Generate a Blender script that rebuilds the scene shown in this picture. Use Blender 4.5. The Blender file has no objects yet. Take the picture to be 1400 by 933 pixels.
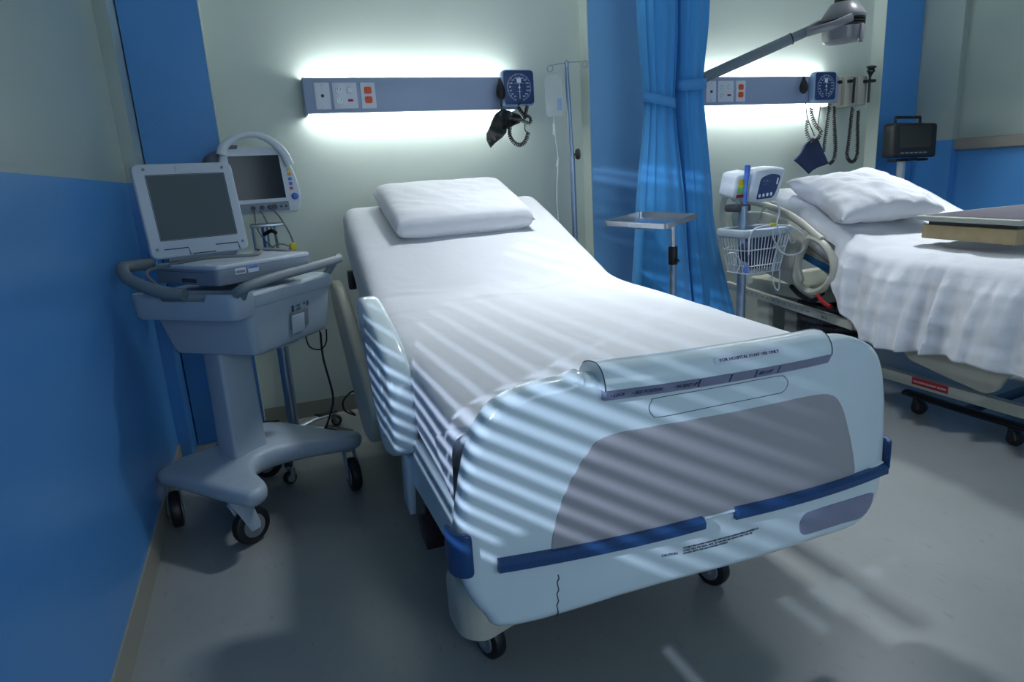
import bpy, bmesh, math, random
from mathutils import Vector, Matrix, noise
random.seed(7)
C = bpy.context.scene.collection
PI = math.pi

# ------------------------------------------------------------------ camera
F_PX, CX, CY, CAM_H = 890.0, 700.0, 466.5, 1.12
RM = Matrix(((0.9290503661, -0.1423026000, 0.3414899519),
             (-0.3651942404, -0.2051814304, 0.9080384064),
             (-0.0591488294, -0.9683235774, -0.2425919730)))   # columns: right, down, forward
cam_data = bpy.data.cameras.new('camera')
cam_data.sensor_width = 36.0
cam_data.lens = F_PX / 1400.0 * 36.0
cam_data.clip_start = 0.02
cam = bpy.data.objects.new('camera', cam_data)
C.objects.link(cam)
right, down, fwd = RM.col[0], RM.col[1], RM.col[2]
m = Matrix.Identity(4)
for i in range(3):
    m[i][0] = right[i]; m[i][1] = -down[i]; m[i][2] = -fwd[i]
m[0][3], m[1][3], m[2][3] = 0.0, 0.0, CAM_H
cam.matrix_world = m
bpy.context.scene.camera = cam

# ------------------------------------------------------------------ world, lamps, exposure
vs = bpy.context.scene.view_settings
vs.view_transform = 'Standard'; vs.look = 'None'; vs.gamma = 1.0; vs.use_curve_mapping = False
vs.exposure = 0.0
w = bpy.data.worlds.new('world'); bpy.context.scene.world = w
w.use_nodes = True
w.node_tree.nodes['Background'].inputs[0].default_value = (0.42, 0.66, 1.0, 1)
w.node_tree.nodes['Background'].inputs[1].default_value = 0.27

def lamp(name, kind, loc, energy, color, target=None, **kw):
    d = bpy.data.lights.new(name, kind); d.energy = energy; d.color = color
    for k, v in kw.items(): setattr(d, k, v)
    o = bpy.data.objects.new(name, d); C.objects.link(o); o.location = loc
    if target is not None:
        o.rotation_euler = (Vector(target) - Vector(loc)).to_track_quat('-Z', 'Y').to_euler()
    return o
# street lamp outside the window of the left wall: its light falls in through the blind
lamp('street_light', 'SPOT', (-1.5, 0.1, 1.8), 270.0, (0.66, 0.78, 1.0), (-0.44, 0.75, 1.3),
     spot_size=math.radians(80), spot_blend=0.3, shadow_soft_size=0.008)
# louvred ceiling lights over the two beds: they throw their light down, little of it sideways
for nm, lx in (('ceiling_downlight', 1.30), ('ceiling_downlight', 3.25)):
    lamp(nm, 'AREA', (lx, 2.45, 2.41), 14.5, (0.90, 0.96, 1.0), (lx - .10, 1.75, 0), shape='RECTANGLE', size=.24, size_y=.14, spread=math.radians(92))
# fill light added behind the viewer to brighten the footboard and other fronts
lamp('front_fill_light', 'AREA', (1.2, -2.35, 1.55), 30.0, (0.68, 0.86, 1.0), (1.0, 3.0, .5), shape='RECTANGLE', size=2.2, size_y=1.5)
TUBE_STRENGTH = 36.0
CEILING_STRENGTH = 3.0

# ------------------------------------------------------------------ helpers
def ray(u, v):
    return RM @ Vector((u - CX, v - CY, F_PX))
def Ox(u, v, x):
    r = ray(u, v); t = x / r.x; return Vector((x, r.y * t, CAM_H + r.z * t))
def Oy(u, v, y):
    r = ray(u, v); t = y / r.y; return Vector((r.x * t, y, CAM_H + r.z * t))
def Oz(u, v, z):
    r = ray(u, v); t = (z - CAM_H) / r.z; return Vector((r.x * t, r.y * t, z))
def V(*a): return Vector(a)
def lerp(a, b, t): return a + (b - a) * t

def rp(pts, r, n=5, closed=True):
    """polygon with rounded corners (2D)"""
    out = []; N = len(pts)
    rs = r if isinstance(r, (list, tuple)) else [r] * N
    for i, p in enumerate(pts):
        p = Vector(p[:2]); a = Vector(pts[i - 1][:2]); b = Vector(pts[(i + 1) % N][:2])
        d1 = (a - p); d2 = (b - p); l1, l2 = d1.length, d2.length
        rr = min(rs[i], l1 * .49, l2 * .49)
        if rr < 1e-5: out.append(p); continue
        s = p + d1 / l1 * rr; e = p + d2 / l2 * rr
        for k in range(n + 1):
            t = k / n
            out.append(s * (1 - t) ** 2 + p * 2 * t * (1 - t) + e * t * t)
    return out
def smooth(pts, n=6, closed=False):
    pts = [Vector(p) for p in pts]; N = len(pts); out = []
    rng = range(N) if closed else range(N - 1)
    for i in rng:
        if closed: p0, p1, p2, p3 = pts[i - 1], pts[i], pts[(i + 1) % N], pts[(i + 2) % N]
        else:
            p1, p2 = pts[i], pts[i + 1]
            p0 = pts[i - 1] if i > 0 else p1 * 2 - p2
            p3 = pts[i + 2] if i + 2 < N else p2 * 2 - p1
        for k in range(n):
            t = k / n
            out.append(0.5 * ((2 * p1) + (p2 - p0) * t + (2 * p0 - 5 * p1 + 4 * p2 - p3) * t * t + (3 * p1 - p0 - 3 * p2 + p3) * t ** 3))
    if not closed: out.append(pts[-1])
    return out

class G:
    """collects world-space geometry for ONE mesh"""
    def __init__(s): s.v = []; s.f = []
    def add(s, vs_, fs_):
        o = len(s.v); s.v += [Vector(p) for p in vs_]; s.f += [tuple(i + o for i in f) for f in fs_]; return s
    def bm(s, b):
        b.verts.ensure_lookup_table(); b.verts.index_update()
        s.add([x.co.copy() for x in b.verts], [[q.index for q in f.verts] for f in b.faces]); b.free(); return s
    def box(s, c, size, r=0.0, rz=0.0, rot=None, seg=2, taper=1.0):
        b = bmesh.new(); bmesh.ops.create_cube(b, size=1.0)
        for x in b.verts:
            k = taper if x.co.z < 0 else 1.0
            x.co = Vector((x.co.x * size[0] * k, x.co.y * size[1] * k, x.co.z * size[2]))
        if r > 0: bmesh.ops.bevel(b, geom=b.edges[:], offset=min(r, min(size) * .49), segments=seg, profile=.5, affect='EDGES')
        M = Matrix.Translation(Vector(c)) @ (rot.to_4x4() if rot else Matrix.Rotation(rz, 4, 'Z'))
        b.transform(M); return s.bm(b)
    def b2(s, lo, hi, r=0.0, seg=2):
        lo, hi = Vector(lo), Vector(hi); return s.box((lo + hi) / 2, (hi - lo), r, seg=seg)
    def plate(s, outline, th, fn, r=0.0, cu=0, cv=0, seg=3, both=True):
        """outline in (u,v); w from 0 (back) to th (front); fn(u,v,w)->world"""
        b = bmesh.new()
        vv = [b.verts.new((p[0], p[1], 0)) for p in outline]
        f = b.faces.new(vv); f.normal_update()
        if f.normal.z < 0: f.normal_flip()
        ex = bmesh.ops.extrude_face_region(b, geom=[f])
        top = [e for e in ex['geom'] if isinstance(e, bmesh.types.BMVert)]
        for x in top: x.co.z = th
        bmesh.ops.recalc_face_normals(b, faces=b.faces[:])
        if r > 0:
            ed = [e for e in b.edges if abs(e.verts[0].co.z - e.verts[1].co.z) < 1e-7 and (both or e.verts[0].co.z > th * .5)]
            bmesh.ops.bevel(b, geom=ed, offset=min(r, th * .49), segments=seg, profile=.5, affect='EDGES')
        us = [p[0] for p in outline]; vsx = [p[1] for p in outline]
        for n, ax, lo, hi in ((cu, 0, min(us), max(us)), (cv, 1, min(vsx), max(vsx))):
            for k in range(1, n):
                t = lo + (hi - lo) * k / n
                co = (t, 0, 0) if ax == 0 else (0, t, 0); no = (1, 0, 0) if ax == 0 else (0, 1, 0)
                bmesh.ops.bisect_plane(b, geom=b.verts[:] + b.edges[:] + b.faces[:], plane_co=co, plane_no=no, dist=1e-6)
        if cu or cv: bmesh.ops.triangulate(b, faces=[f for f in b.faces if len(f.verts) > 4])
        for x in b.verts: x.co = fn(x.co.x, x.co.y, x.co.z)
        bmesh.ops.recalc_face_normals(b, faces=b.faces[:])
        return s.bm(b)
    def tube(s, pts, r, seg=8, closed=False, flat=None, caps=True):
        pts = [Vector(p) for p in pts]; N = len(pts); rings = []; nrm = None
        rr = r if isinstance(r, (list, tuple)) else [r] * N
        for i in range(N):
            a = pts[i - 1] if (i > 0 or closed) else pts[i]; b = pts[(i + 1) % N] if (i < N - 1 or closed) else pts[i]
            t = (b - a); t = t.normalized() if t.length > 1e-9 else Vector((0, 0, 1))
            if nrm is None:
                nrm = t.orthogonal().normalized() if flat is None else (Vector(flat) - t * Vector(flat).dot(t)).normalized()
            nrm = (nrm - t * nrm.dot(t)).normalized(); bn = t.cross(nrm)
            rad = rr[i]; ra, rb = rad if isinstance(rad, tuple) else (rad, rad)
            rings.append([pts[i] + nrm * math.cos(2 * PI * k / seg) * ra + bn * math.sin(2 * PI * k / seg) * rb for k in range(seg)])
        vv = [p for q in rings for p in q]; ff = []
        for i in range(N if closed else N - 1):
            j = (i + 1) % N
            for k in range(seg): ff.append((i * seg + k, i * seg + (k + 1) % seg, j * seg + (k + 1) % seg, j * seg + k))
        if not closed and caps: ff.append(tuple(range(seg))[::-1]); ff.append(tuple((N - 1) * seg + k for k in range(seg)))
        return s.add(vv, ff)
    def cyl(s, p0, p1, r0, r1=None, seg=20, bev=0.0):
        r1 = r0 if r1 is None else r1; p0, p1 = Vector(p0), Vector(p1)
        if bev:
            d = (p1 - p0).normalized() * bev
            return s.tube([p0, p0 + d * .01, p0 + d, p1 - d, p1 - d * .01, p1], [max(r0 - bev, 1e-4), r0 - bev * .6, r0, r1, r1 - bev * .6, max(r1 - bev, 1e-4)], seg)
        return s.tube([p0, p1], [r0, r1], seg)
    def lathe(s, c, axis, prof, seg=24):
        """prof: list of (radius, height along axis)"""
        ax = Vector(axis).normalized(); c = Vector(c)
        return s.tube([c + ax * h for _, h in prof], [max(r, 1e-4) for r, _ in prof], seg)
    def torus(s, c, axis, R, r, n=28, seg=10):
        ax = Vector(axis).normalized(); a = ax.orthogonal().normalized(); b = ax.cross(a); c = Vector(c)
        return s.tube([c + a * math.cos(2 * PI * k / n) * R + b * math.sin(2 * PI * k / n) * R for k in range(n)], r, seg, closed=True)
    def coil(s, path, R, r, turns, seg=6, per=12):
        path = [Vector(p) for p in path]
        L = [0.0]
        for a, b in zip(path, path[1:]): L.append(L[-1] + (b - a).length)
        out = []; n = int(turns * per); nrm = None; k = 0
        for i in range(n + 1):
            d = L[-1] * i / n
            while k < len(path) - 2 and L[k + 1] < d: k += 1
            t = (path[k + 1] - path[k]); q = path[k] + t * ((d - L[k]) / max(L[k + 1] - L[k], 1e-9)); t.normalize()
            if nrm is None: nrm = t.orthogonal().normalized()
            nrm = (nrm - t * nrm.dot(t)).normalized(); bn = t.cross(nrm); a = 2 * PI * i / per
            out.append(q + (nrm * math.cos(a) + bn * math.sin(a)) * R)
        return s.tube(out, r, seg)
    def move(s, d):
        d = Vector(d); s.v = [p + d for p in s.v]; return s

def finish(me, angle=38):
    for p in me.polygons: p.use_smooth = True
    me.set_sharp_from_angle(angle=math.radians(angle))
def part(name, g, mat, parent=None, label=None, angle=38):
    org = Vector((0, 0, 0))
    if parent is not None:
        q = parent
        while q is not None: org = org + q.location; q = q.parent
    me = bpy.data.meshes.new(name)
    me.from_pydata([tuple(p - org) for p in g.v], [], g.f); me.validate(); me.update()
    b = bmesh.new(); b.from_mesh(me); bmesh.ops.recalc_face_normals(b, faces=b.faces[:]); b.to_mesh(me); b.free()
    finish(me, angle)
    o = bpy.data.objects.new(name, me); C.objects.link(o)
    o.data.materials.append(mat)
    if parent is not None: o.parent = parent
    if label: o['label'] = label
    return o
def tag(o, label, cat, group=None):
    o['label'] = label; o['category'] = cat
    if group: o['group'] = group
    return o
def thing(name, label, cat, loc, group=None):
    o = bpy.data.objects.new(name, None); C.objects.link(o); o.location = loc
    o.empty_display_size = .05
    return tag(o, label, cat, group)
def struct(name, g, mat, parent=None):
    o = part(name, g, mat, parent)
    if parent is None: o['kind'] = 'structure'
    return o
def dup(root, delta, label=None):
    def cp(o, par):
        c = o.copy(); C.objects.link(c)
        if par is not None: c.parent = par
        for ch in list(o.children): cp(ch, c)
        return c
    r = cp(root, None); r.location = root.location + Vector(delta)
    if label: r['label'] = label
    return r
def text(name, s, size, fn, mat, parent=None, align='LEFT', ext=0.0003, spacing=1.0):
    """lettering laid out in (u,v), mapped to the surface by fn(u,v,w)"""
    cu = bpy.data.curves.new('t', 'FONT'); cu.body = s; cu.size = size; cu.align_x = align; cu.extrude = ext; cu.space_line = spacing
    cu.resolution_u = 2
    ob = bpy.data.objects.new('t', cu); C.objects.link(ob)
    dg = bpy.context.evaluated_depsgraph_get()
    me0 = bpy.data.meshes.new_from_object(ob.evaluated_get(dg))
    g = G().add([fn(x.co.x, x.co.y, x.co.z) for x in me0.vertices], [tuple(p.vertices) for p in me0.polygons])
    bpy.data.objects.remove(ob); bpy.data.curves.remove(cu); bpy.data.meshes.remove(me0)
    if name is None: return g
    return part(name, g, mat, parent)

# ------------------------------------------------------------------ materials
MATS = {}
def mat(name, col, rough=.5, metal=0.0, bump=0.0, bscale=60.0, var=0.0, vscale=6.0, coat=0.0, alpha=1.0, trans=0.0, spec=.5, col2=None, sheen=0.0, dist=.01, ior=1.45, emit=None, estr=0.0):
    mt = bpy.data.materials.new(name); mt.use_nodes = True; nt = mt.node_tree
    p = nt.nodes['Principled BSDF']; p.inputs['Base Color'].default_value = (*col, 1)
    p.inputs['Roughness'].default_value = rough; p.inputs['Metallic'].default_value = metal
    p.inputs['Coat Weight'].default_value = coat; p.inputs['Alpha'].default_value = alpha
    p.inputs['Transmission Weight'].default_value = trans; p.inputs['Specular IOR Level'].default_value = spec
    p.inputs['Sheen Weight'].default_value = sheen; p.inputs['IOR'].default_value = ior
    if emit: p.inputs['Emission Color'].default_value = (*emit, 1); p.inputs['Emission Strength'].default_value = estr
    tc = nt.nodes.new('ShaderNodeTexCoord')
    if var > 0 or col2:
        n = nt.nodes.new('ShaderNodeTexNoise'); n.inputs['Scale'].default_value = vscale; n.inputs['Detail'].default_value = 6
        nt.links.new(tc.outputs['Object'], n.inputs['Vector'])
        mx = nt.nodes.new('ShaderNodeMix'); mx.data_type = 'RGBA'
        c2 = col2 or tuple(c * (1 - var) for c in col)
        mx.inputs[6].default_value = (*col, 1); mx.inputs[7].default_value = (*c2, 1)
        rmp = nt.nodes.new('ShaderNodeMapRange'); rmp.inputs[1].default_value = .35; rmp.inputs[2].default_value = .7
        nt.links.new(n.outputs['Fac'], rmp.inputs[0]); nt.links.new(rmp.outputs[0], mx.inputs[0])
        nt.links.new(mx.outputs[2], p.inputs['Base Color'])
    if bump > 0:
        n2 = nt.nodes.new('ShaderNodeTexNoise'); n2.inputs['Scale'].default_value = bscale; n2.inputs['Detail'].default_value = 4
        nt.links.new(tc.outputs['Object'], n2.inputs['Vector'])
        b = nt.nodes.new('ShaderNodeBump'); b.inputs['Strength'].default_value = bump; b.inputs['Distance'].default_value = dist
        nt.links.new(n2.outputs['Fac'], b.inputs['Height']); nt.links.new(b.outputs[0], p.inputs['Normal'])
    MATS[name] = mt; return mt

def two_tone(name, low, high, zsplit):
    mt = mat(name, low, .27, bump=.04, bscale=90, spec=.55); nt = mt.node_tree; p = nt.nodes['Principled BSDF']
    geo = nt.nodes.new('ShaderNodeNewGeometry'); sp = nt.nodes.new('ShaderNodeSeparateXYZ')
    nt.links.new(geo.outputs['Position'], sp.inputs[0])
    gt = nt.nodes.new('ShaderNodeMath'); gt.operation = 'GREATER_THAN'; gt.inputs[1].default_value = zsplit
    nt.links.new(sp.outputs['Z'], gt.inputs[0])
    mx = nt.nodes.new('ShaderNodeMix'); mx.data_type = 'RGBA'
    mx.inputs[6].default_value = (*low, 1); mx.inputs[7].default_value = (*high, 1)
    nt.links.new(gt.outputs[0], mx.inputs[0]); nt.links.new(mx.outputs[2], p.inputs['Base Color'])
    return mt
BLUE = (0.075, 0.28, 0.64)
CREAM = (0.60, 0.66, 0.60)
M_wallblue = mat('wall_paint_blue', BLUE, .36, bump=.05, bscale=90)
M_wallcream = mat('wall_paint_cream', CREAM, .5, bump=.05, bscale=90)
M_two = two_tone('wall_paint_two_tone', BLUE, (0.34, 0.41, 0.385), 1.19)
M_wallpale = mat('wall_pale_blue', (0.21, 0.46, 0.76), .36, bump=.05, bscale=90)  # paler blue, used on the middle pilaster only
M_ceil = mat('ceiling_paint', (.7, .72, .7), .8)
M_base = mat('vinyl_baseboard', (0.30, 0.29, 0.24), .5)
M_chair = mat('wall_guard', (0.27, 0.25, 0.22), .5)
M_white = mat('white_plastic', (0.66, 0.76, 0.80), .22, coat=.4, var=.05, vscale=8)
M_grayinset = mat('grey_inset', (0.36, 0.345, 0.365), .42, bump=.15, bscale=900, dist=.0006)
M_bumper = mat('blue_bumper', (0.016, 0.062, 0.18), .35, bump=.1, bscale=300, dist=.001)
M_label = mat('label_strip', (0.22, 0.235, 0.34), .38)
M_labelpale = mat('label_pale', (0.62, 0.66, 0.76), .4)
M_ink = mat('dark_ink', (0.02, 0.03, 0.08), .6)
M_inkw = mat('white_ink', (0.75, 0.82, 0.9), .6)
M_sheet = mat('white_sheet', (0.64, 0.65, 0.69), .85, bump=.3, bscale=14, sheen=.2, dist=.012)
M_sheet2 = mat('white_cotton', (0.68, 0.69, 0.74), .88, bump=.35, bscale=18, sheen=.2, dist=.010)
M_pillow = mat('pillow_cotton', (0.68, 0.69, 0.73), .88, bump=.4, bscale=12, sheen=.2, dist=.012)
M_beige = mat('beige_plastic', (0.52, 0.50, 0.42), .4, var=.06)
M_beigemetal = mat('beige_painted_metal', (0.50, 0.49, 0.42), .4)
M_tan = mat('tan_wood_edge', (0.36, 0.28, 0.15), .5, var=.15, vscale=20)
M_darkgrey = mat('dark_grey_plastic', (0.045, 0.05, 0.06), .45)
M_boxblack = mat('monitor_black_plastic', (0.018, 0.022, 0.026), .45)
M_black = mat('black_rubber', (0.012, 0.013, 0.016), .45)
M_blackgloss = mat('black_gloss', (0.010, 0.012, 0.014), .18, coat=.5)
M_chrome = mat('brushed_steel', (0.55, 0.58, 0.62), .25, metal=1.0)
M_steel = mat('satin_steel', (0.42, 0.46, 0.52), .35, metal=.9)
M_bluesteel = mat('grey_blue_steel', (0.28, 0.36, 0.48), .35, metal=.8)
M_cart = mat('cart_plastic', (0.40, 0.48, 0.56), .42, bump=.12, bscale=500, dist=.0008, var=.04)
M_cartdark = mat('cart_grey_plastic', (0.17, 0.21, 0.24), .5, bump=.1, bscale=400, dist=.0008)
M_laptopgrey = mat('laptop_grey', (0.20, 0.24, 0.30), .45)
M_laptoplid = mat('laptop_pale', (0.48, 0.54, 0.62), .38)
M_screen = mat('screen_matt', (0.075, 0.10, 0.11), .42, bump=.06, bscale=500, dist=.0006)
M_screengloss = mat('screen_glass', (0.012, 0.018, 0.024), .12, spec=.35)
M_monitor = mat('monitor_plastic', (0.62, 0.68, 0.74), .35)
M_monitordark = mat('monitor_dark', (0.10, 0.11, 0.16), .45)
M_wheelgrey = mat('wheel_grey', (0.20, 0.22, 0.24), .5)
M_headwall = mat('headwall_metal', (0.30, 0.37, 0.53), .38, bump=.03, bscale=200)
M_plate = mat('outlet_plate', (0.62, 0.66, 0.76), .35)
M_red = mat('red_socket', (0.75, 0.10, 0.02), .4)
M_redlabel = mat('red_label', (0.42, 0.02, 0.025), .5)
M_navy = mat('navy_plastic', (0.018, 0.05, 0.16), .35)
M_navycloth = mat('navy_cloth', (0.022, 0.035, 0.095), .75, bump=.4, bscale=300, dist=.001)
M_paleblue = mat('pale_blue_plastic', (0.30, 0.42, 0.62), .35)
M_blackcloth = mat('black_vinyl', (0.016, 0.02, 0.02), .22, coat=.4, bump=.2, bscale=30, dist=.01)
M_curtain = mat('curtain_cloth', (0.05, 0.29, 0.66), .8, bump=.15, bscale=250, dist=.001, sheen=.2)
M_tie = mat('curtain_tie_cloth', (0.07, 0.28, 0.64), .8, bump=.2, bscale=250, dist=.001)
M_cable = mat('grey_cable', (0.17, 0.19, 0.20), .5)
M_yellow = mat('yellow_plastic', (0.75, 0.62, 0.03), .5)
M_green = mat('green_plastic', (0.20, 0.55, 0.18), .5)
M_orange = mat('orange_plastic', (0.85, 0.30, 0.03), .5)
M_btnblue = mat('blue_button', (0.05, 0.16, 0.60), .4)
M_btnred = mat('red_button', (0.62, 0.12, 0.12), .5)
M_lampgrey = mat('lamp_head_grey', (0.20, 0.20, 0.22), .32, coat=.2)
M_iv = mat('clear_bag', (0.80, 0.86, 0.90), .35, alpha=.16, spec=.3)
M_tubeclear = mat('clear_tube', (0.85, 0.90, 0.92), .2, alpha=.5)
M_pedal = mat('brown_pedal', (0.045, 0.018, 0.025), .5)
M_tabletop = mat('table_laminate', (0.13, 0.115, 0.13), .35, var=.1, vscale=30)
M_tablerim = mat('table_rim', (0.36, 0.38, 0.34), .4)
M_bluesticker = mat('blue_sticker', (0.01, 0.06, 0.55), .4)
M_sideblue = mat('blue_side_cushion', (0.02, 0.16, 0.36), .4)
M_lightmat = mat('fluorescent_glow', (1, 1, 1), .5, emit=(0.95, 1.0, 0.93), estr=TUBE_STRENGTH)
M_ceillight = mat('ceiling_glow', (1, 1, 1), .5, emit=(0.85, 0.95, 1.0), estr=CEILING_STRENGTH)
M_wire = mat('wire_white', (0.62, 0.66, 0.72), .35)

# floor: worn vinyl
M_floor = mat('vinyl_floor', (0.27, 0.29, 0.29), .34, var=.14, vscale=2.2, bump=.05, bscale=120, dist=.002)
nt = M_floor.node_tree; p_ = nt.nodes['Principled BSDF']
src = p_.inputs['Base Color'].links[0].from_socket
tcn = nt.nodes.new('ShaderNodeTexCoord'); sn = nt.nodes.new('ShaderNodeTexNoise'); sn.inputs['Scale'].default_value = 55; sn.inputs['Detail'].default_value = 8
mp = nt.nodes.new('ShaderNodeMapping'); mp.inputs['Scale'].default_value = (1.0, .35, 1); mp.inputs['Rotation'].default_value = (0, 0, .6)
nt.links.new(tcn.outputs['Object'], mp.inputs[0]); nt.links.new(mp.outputs[0], sn.inputs['Vector'])
mr = nt.nodes.new('ShaderNodeMapRange'); mr.inputs[1].default_value = .62; mr.inputs[2].default_value = .74; mr.inputs[4].default_value = .35
nt.links.new(sn.outputs['Fac'], mr.inputs[0])
mx = nt.nodes.new('ShaderNodeMix'); mx.data_type = 'RGBA'; mx.inputs[7].default_value = (.10, .125, .125, 1)
nt.links.new(mr.outputs[0], mx.inputs[0]); nt.links.new(src, mx.inputs[6]); nt.links.new(mx.outputs[2], p_.inputs['Base Color'])

# ------------------------------------------------------------------ room shell
XL, XR, YB, YP, ZC = -0.44, 4.15, 3.28, 3.19, 2.45
YF = -2.4
struct('floor', G().b2((XL - .3, YF, -.08), (XR + .3, YB + .2, 0)), M_floor)
struct('ceiling', G().b2((XL - .3, YF, ZC), (XR + .3, YB + .2, ZC + .08)), M_ceil)
struct('wall_back', G().b2((-.60, YB, 0), (XR + .15, YB + .12, ZC)), M_wallcream)
# left wall with a window opening beyond the picture's edge
WY0, WY1, WZ0, WZ1 = 0.395, 1.12, 0.955, 1.66
g = G()
g.b2((XL - .12, YF, 0), (XL, WY0, ZC)); g.b2((XL - .12, WY1, 0), (XL, 2.98, ZC))
g.b2((XL - .12, WY0, 0), (XL, WY1, WZ0)); g.b2((XL - .12, WY0, WZ1), (XL, WY1, ZC))
g.b2((XL - .12, 2.98, 0), (-.394, YB, ZC))
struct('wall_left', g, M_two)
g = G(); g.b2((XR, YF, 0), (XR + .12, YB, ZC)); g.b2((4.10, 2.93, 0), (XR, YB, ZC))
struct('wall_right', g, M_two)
# pilasters between the bays, blue in front, paler on the middle one, cream on the reveals
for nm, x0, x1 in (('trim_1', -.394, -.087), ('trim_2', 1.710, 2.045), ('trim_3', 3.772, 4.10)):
    struct(nm, G().b2((x0 + .004, YP, 0), (x1 - .004, YB, ZC)), M_wallpale if nm == 'trim_2' else M_wallblue)
    i = {'trim_1': 'trim_4', 'trim_2': 'trim_5', 'trim_3': 'trim_6'}[nm]
    gg = G()
    if nm != 'trim_1': gg.b2((x0, YP + .0, 0), (x0 + .0045, YB, ZC))
    if nm != 'trim_3': gg.b2((x1 - .0045, YP + .0, 0), (x1, YB, ZC))
    struct(i, gg, M_wallcream)
# baseboards
g = G(); g.plate([(0, 0), (.006, 0), (.006, .095), (0, .095)], .003 + 2.98 - YF, lambda u, v, w_: V(XL + u, YF + w_, v))
struct('baseboard_left', g, M_base)
g = G()
for x0, x1 in ((-.087, 1.71), (2.045, 3.772)):
    g.plate([(0, 0), (-.03, 0), (-.012, .014), (-.008, .095), (0, .095)], x1 - x0, lambda u, v, w_: V(x0 + w_, YB + u, v))
struct('baseboard_back', g, M_base)
struct('baseboard_right', G().b2((XR - .006, YF, 0), (XR, 2.93, .095)), M_base)
g = G(); g.plate(rp([(0, 1.12), (-.03, 1.125), (-.03, 1.19), (0, 1.195)], .01), 2.93 - YF, lambda u, v, w_: V(XR + u, YF + w_, v))
struct('trim_7', g, M_chair)
# window and blind in the left wall
g = G()
for a, b in (((XL - .12, WY0, WZ0), (XL - .06, WY0 + .03, WZ1)), ((XL - .12, WY1 - .03, WZ0), (XL - .06, WY1, WZ1)),
             ((XL - .12, WY0, WZ0), (XL - .06, WY1, WZ0 + .02)), ((XL - .12, WY0, WZ1 - .03), (XL - .06, WY1, WZ1))):
    g.b2(a, b)
g.b2((XL - .11, WY0, 1.062), (XL - .07, .575, 1.112)); g.b2((XL - .11, .552, WZ0), (XL - .07, WY1, 1.052))      # unseen bar and ledge added to block stripes on the lower footboard
wf = struct('window_1', g, M_white)
def blind(y0, y1, label, shut):
    bl = thing('window_blind', label, 'blind', (XL - .03, (y0 + y1) / 2, WZ1), 'window blinds')
    g = G(); z = WZ0 + .018
    while z < WZ1 - .04:
        c = shut(z)  # closed slats placed to keep the light stripes off the mattress
        g.box((XL - .03, (y0 + y1) / 2, z), (.0245 if c else .021, y1 - y0, .0012), rot=Matrix.Rotation(1.25 if c else .05, 3, 'Y')); z += .0235
    part('slats', g, M_white, bl)
    part('head_rail', G().box((XL - .03, (y0 + y1) / 2, WZ1 - .018), (.03, y1 - y0, .028), .003), M_white, bl)
blind(WY0 + .004, .690, 'slatted window blind with its lower slats open, nearer the viewer', lambda z: z > 1.275)
blind(.694, WY1 - .004, 'slatted window blind with only its lowest slats open, nearer the cart', lambda z: 1.145 < z < 1.375 or 1.435 < z < 1.565 or z > 1.59)
# ceiling lights (above the picture, one per bay)
cl = thing('ceiling_light', 'square ceiling light panel over the nearer bed', 'ceiling light', (1.3, 2.45, ZC - .03), 'ceiling light panels')
part('diffuser', G().box((1.3, 2.45, ZC - .025), (.40, .26, .008)), M_ceillight, cl)
part('frame', G().b2((1.08, 2.30, ZC - .02), (1.52, 2.60, ZC - .001), .004), M_white, cl)
dup(cl, (1.95, 0, 0), 'square ceiling light panel over the farther bed')

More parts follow.
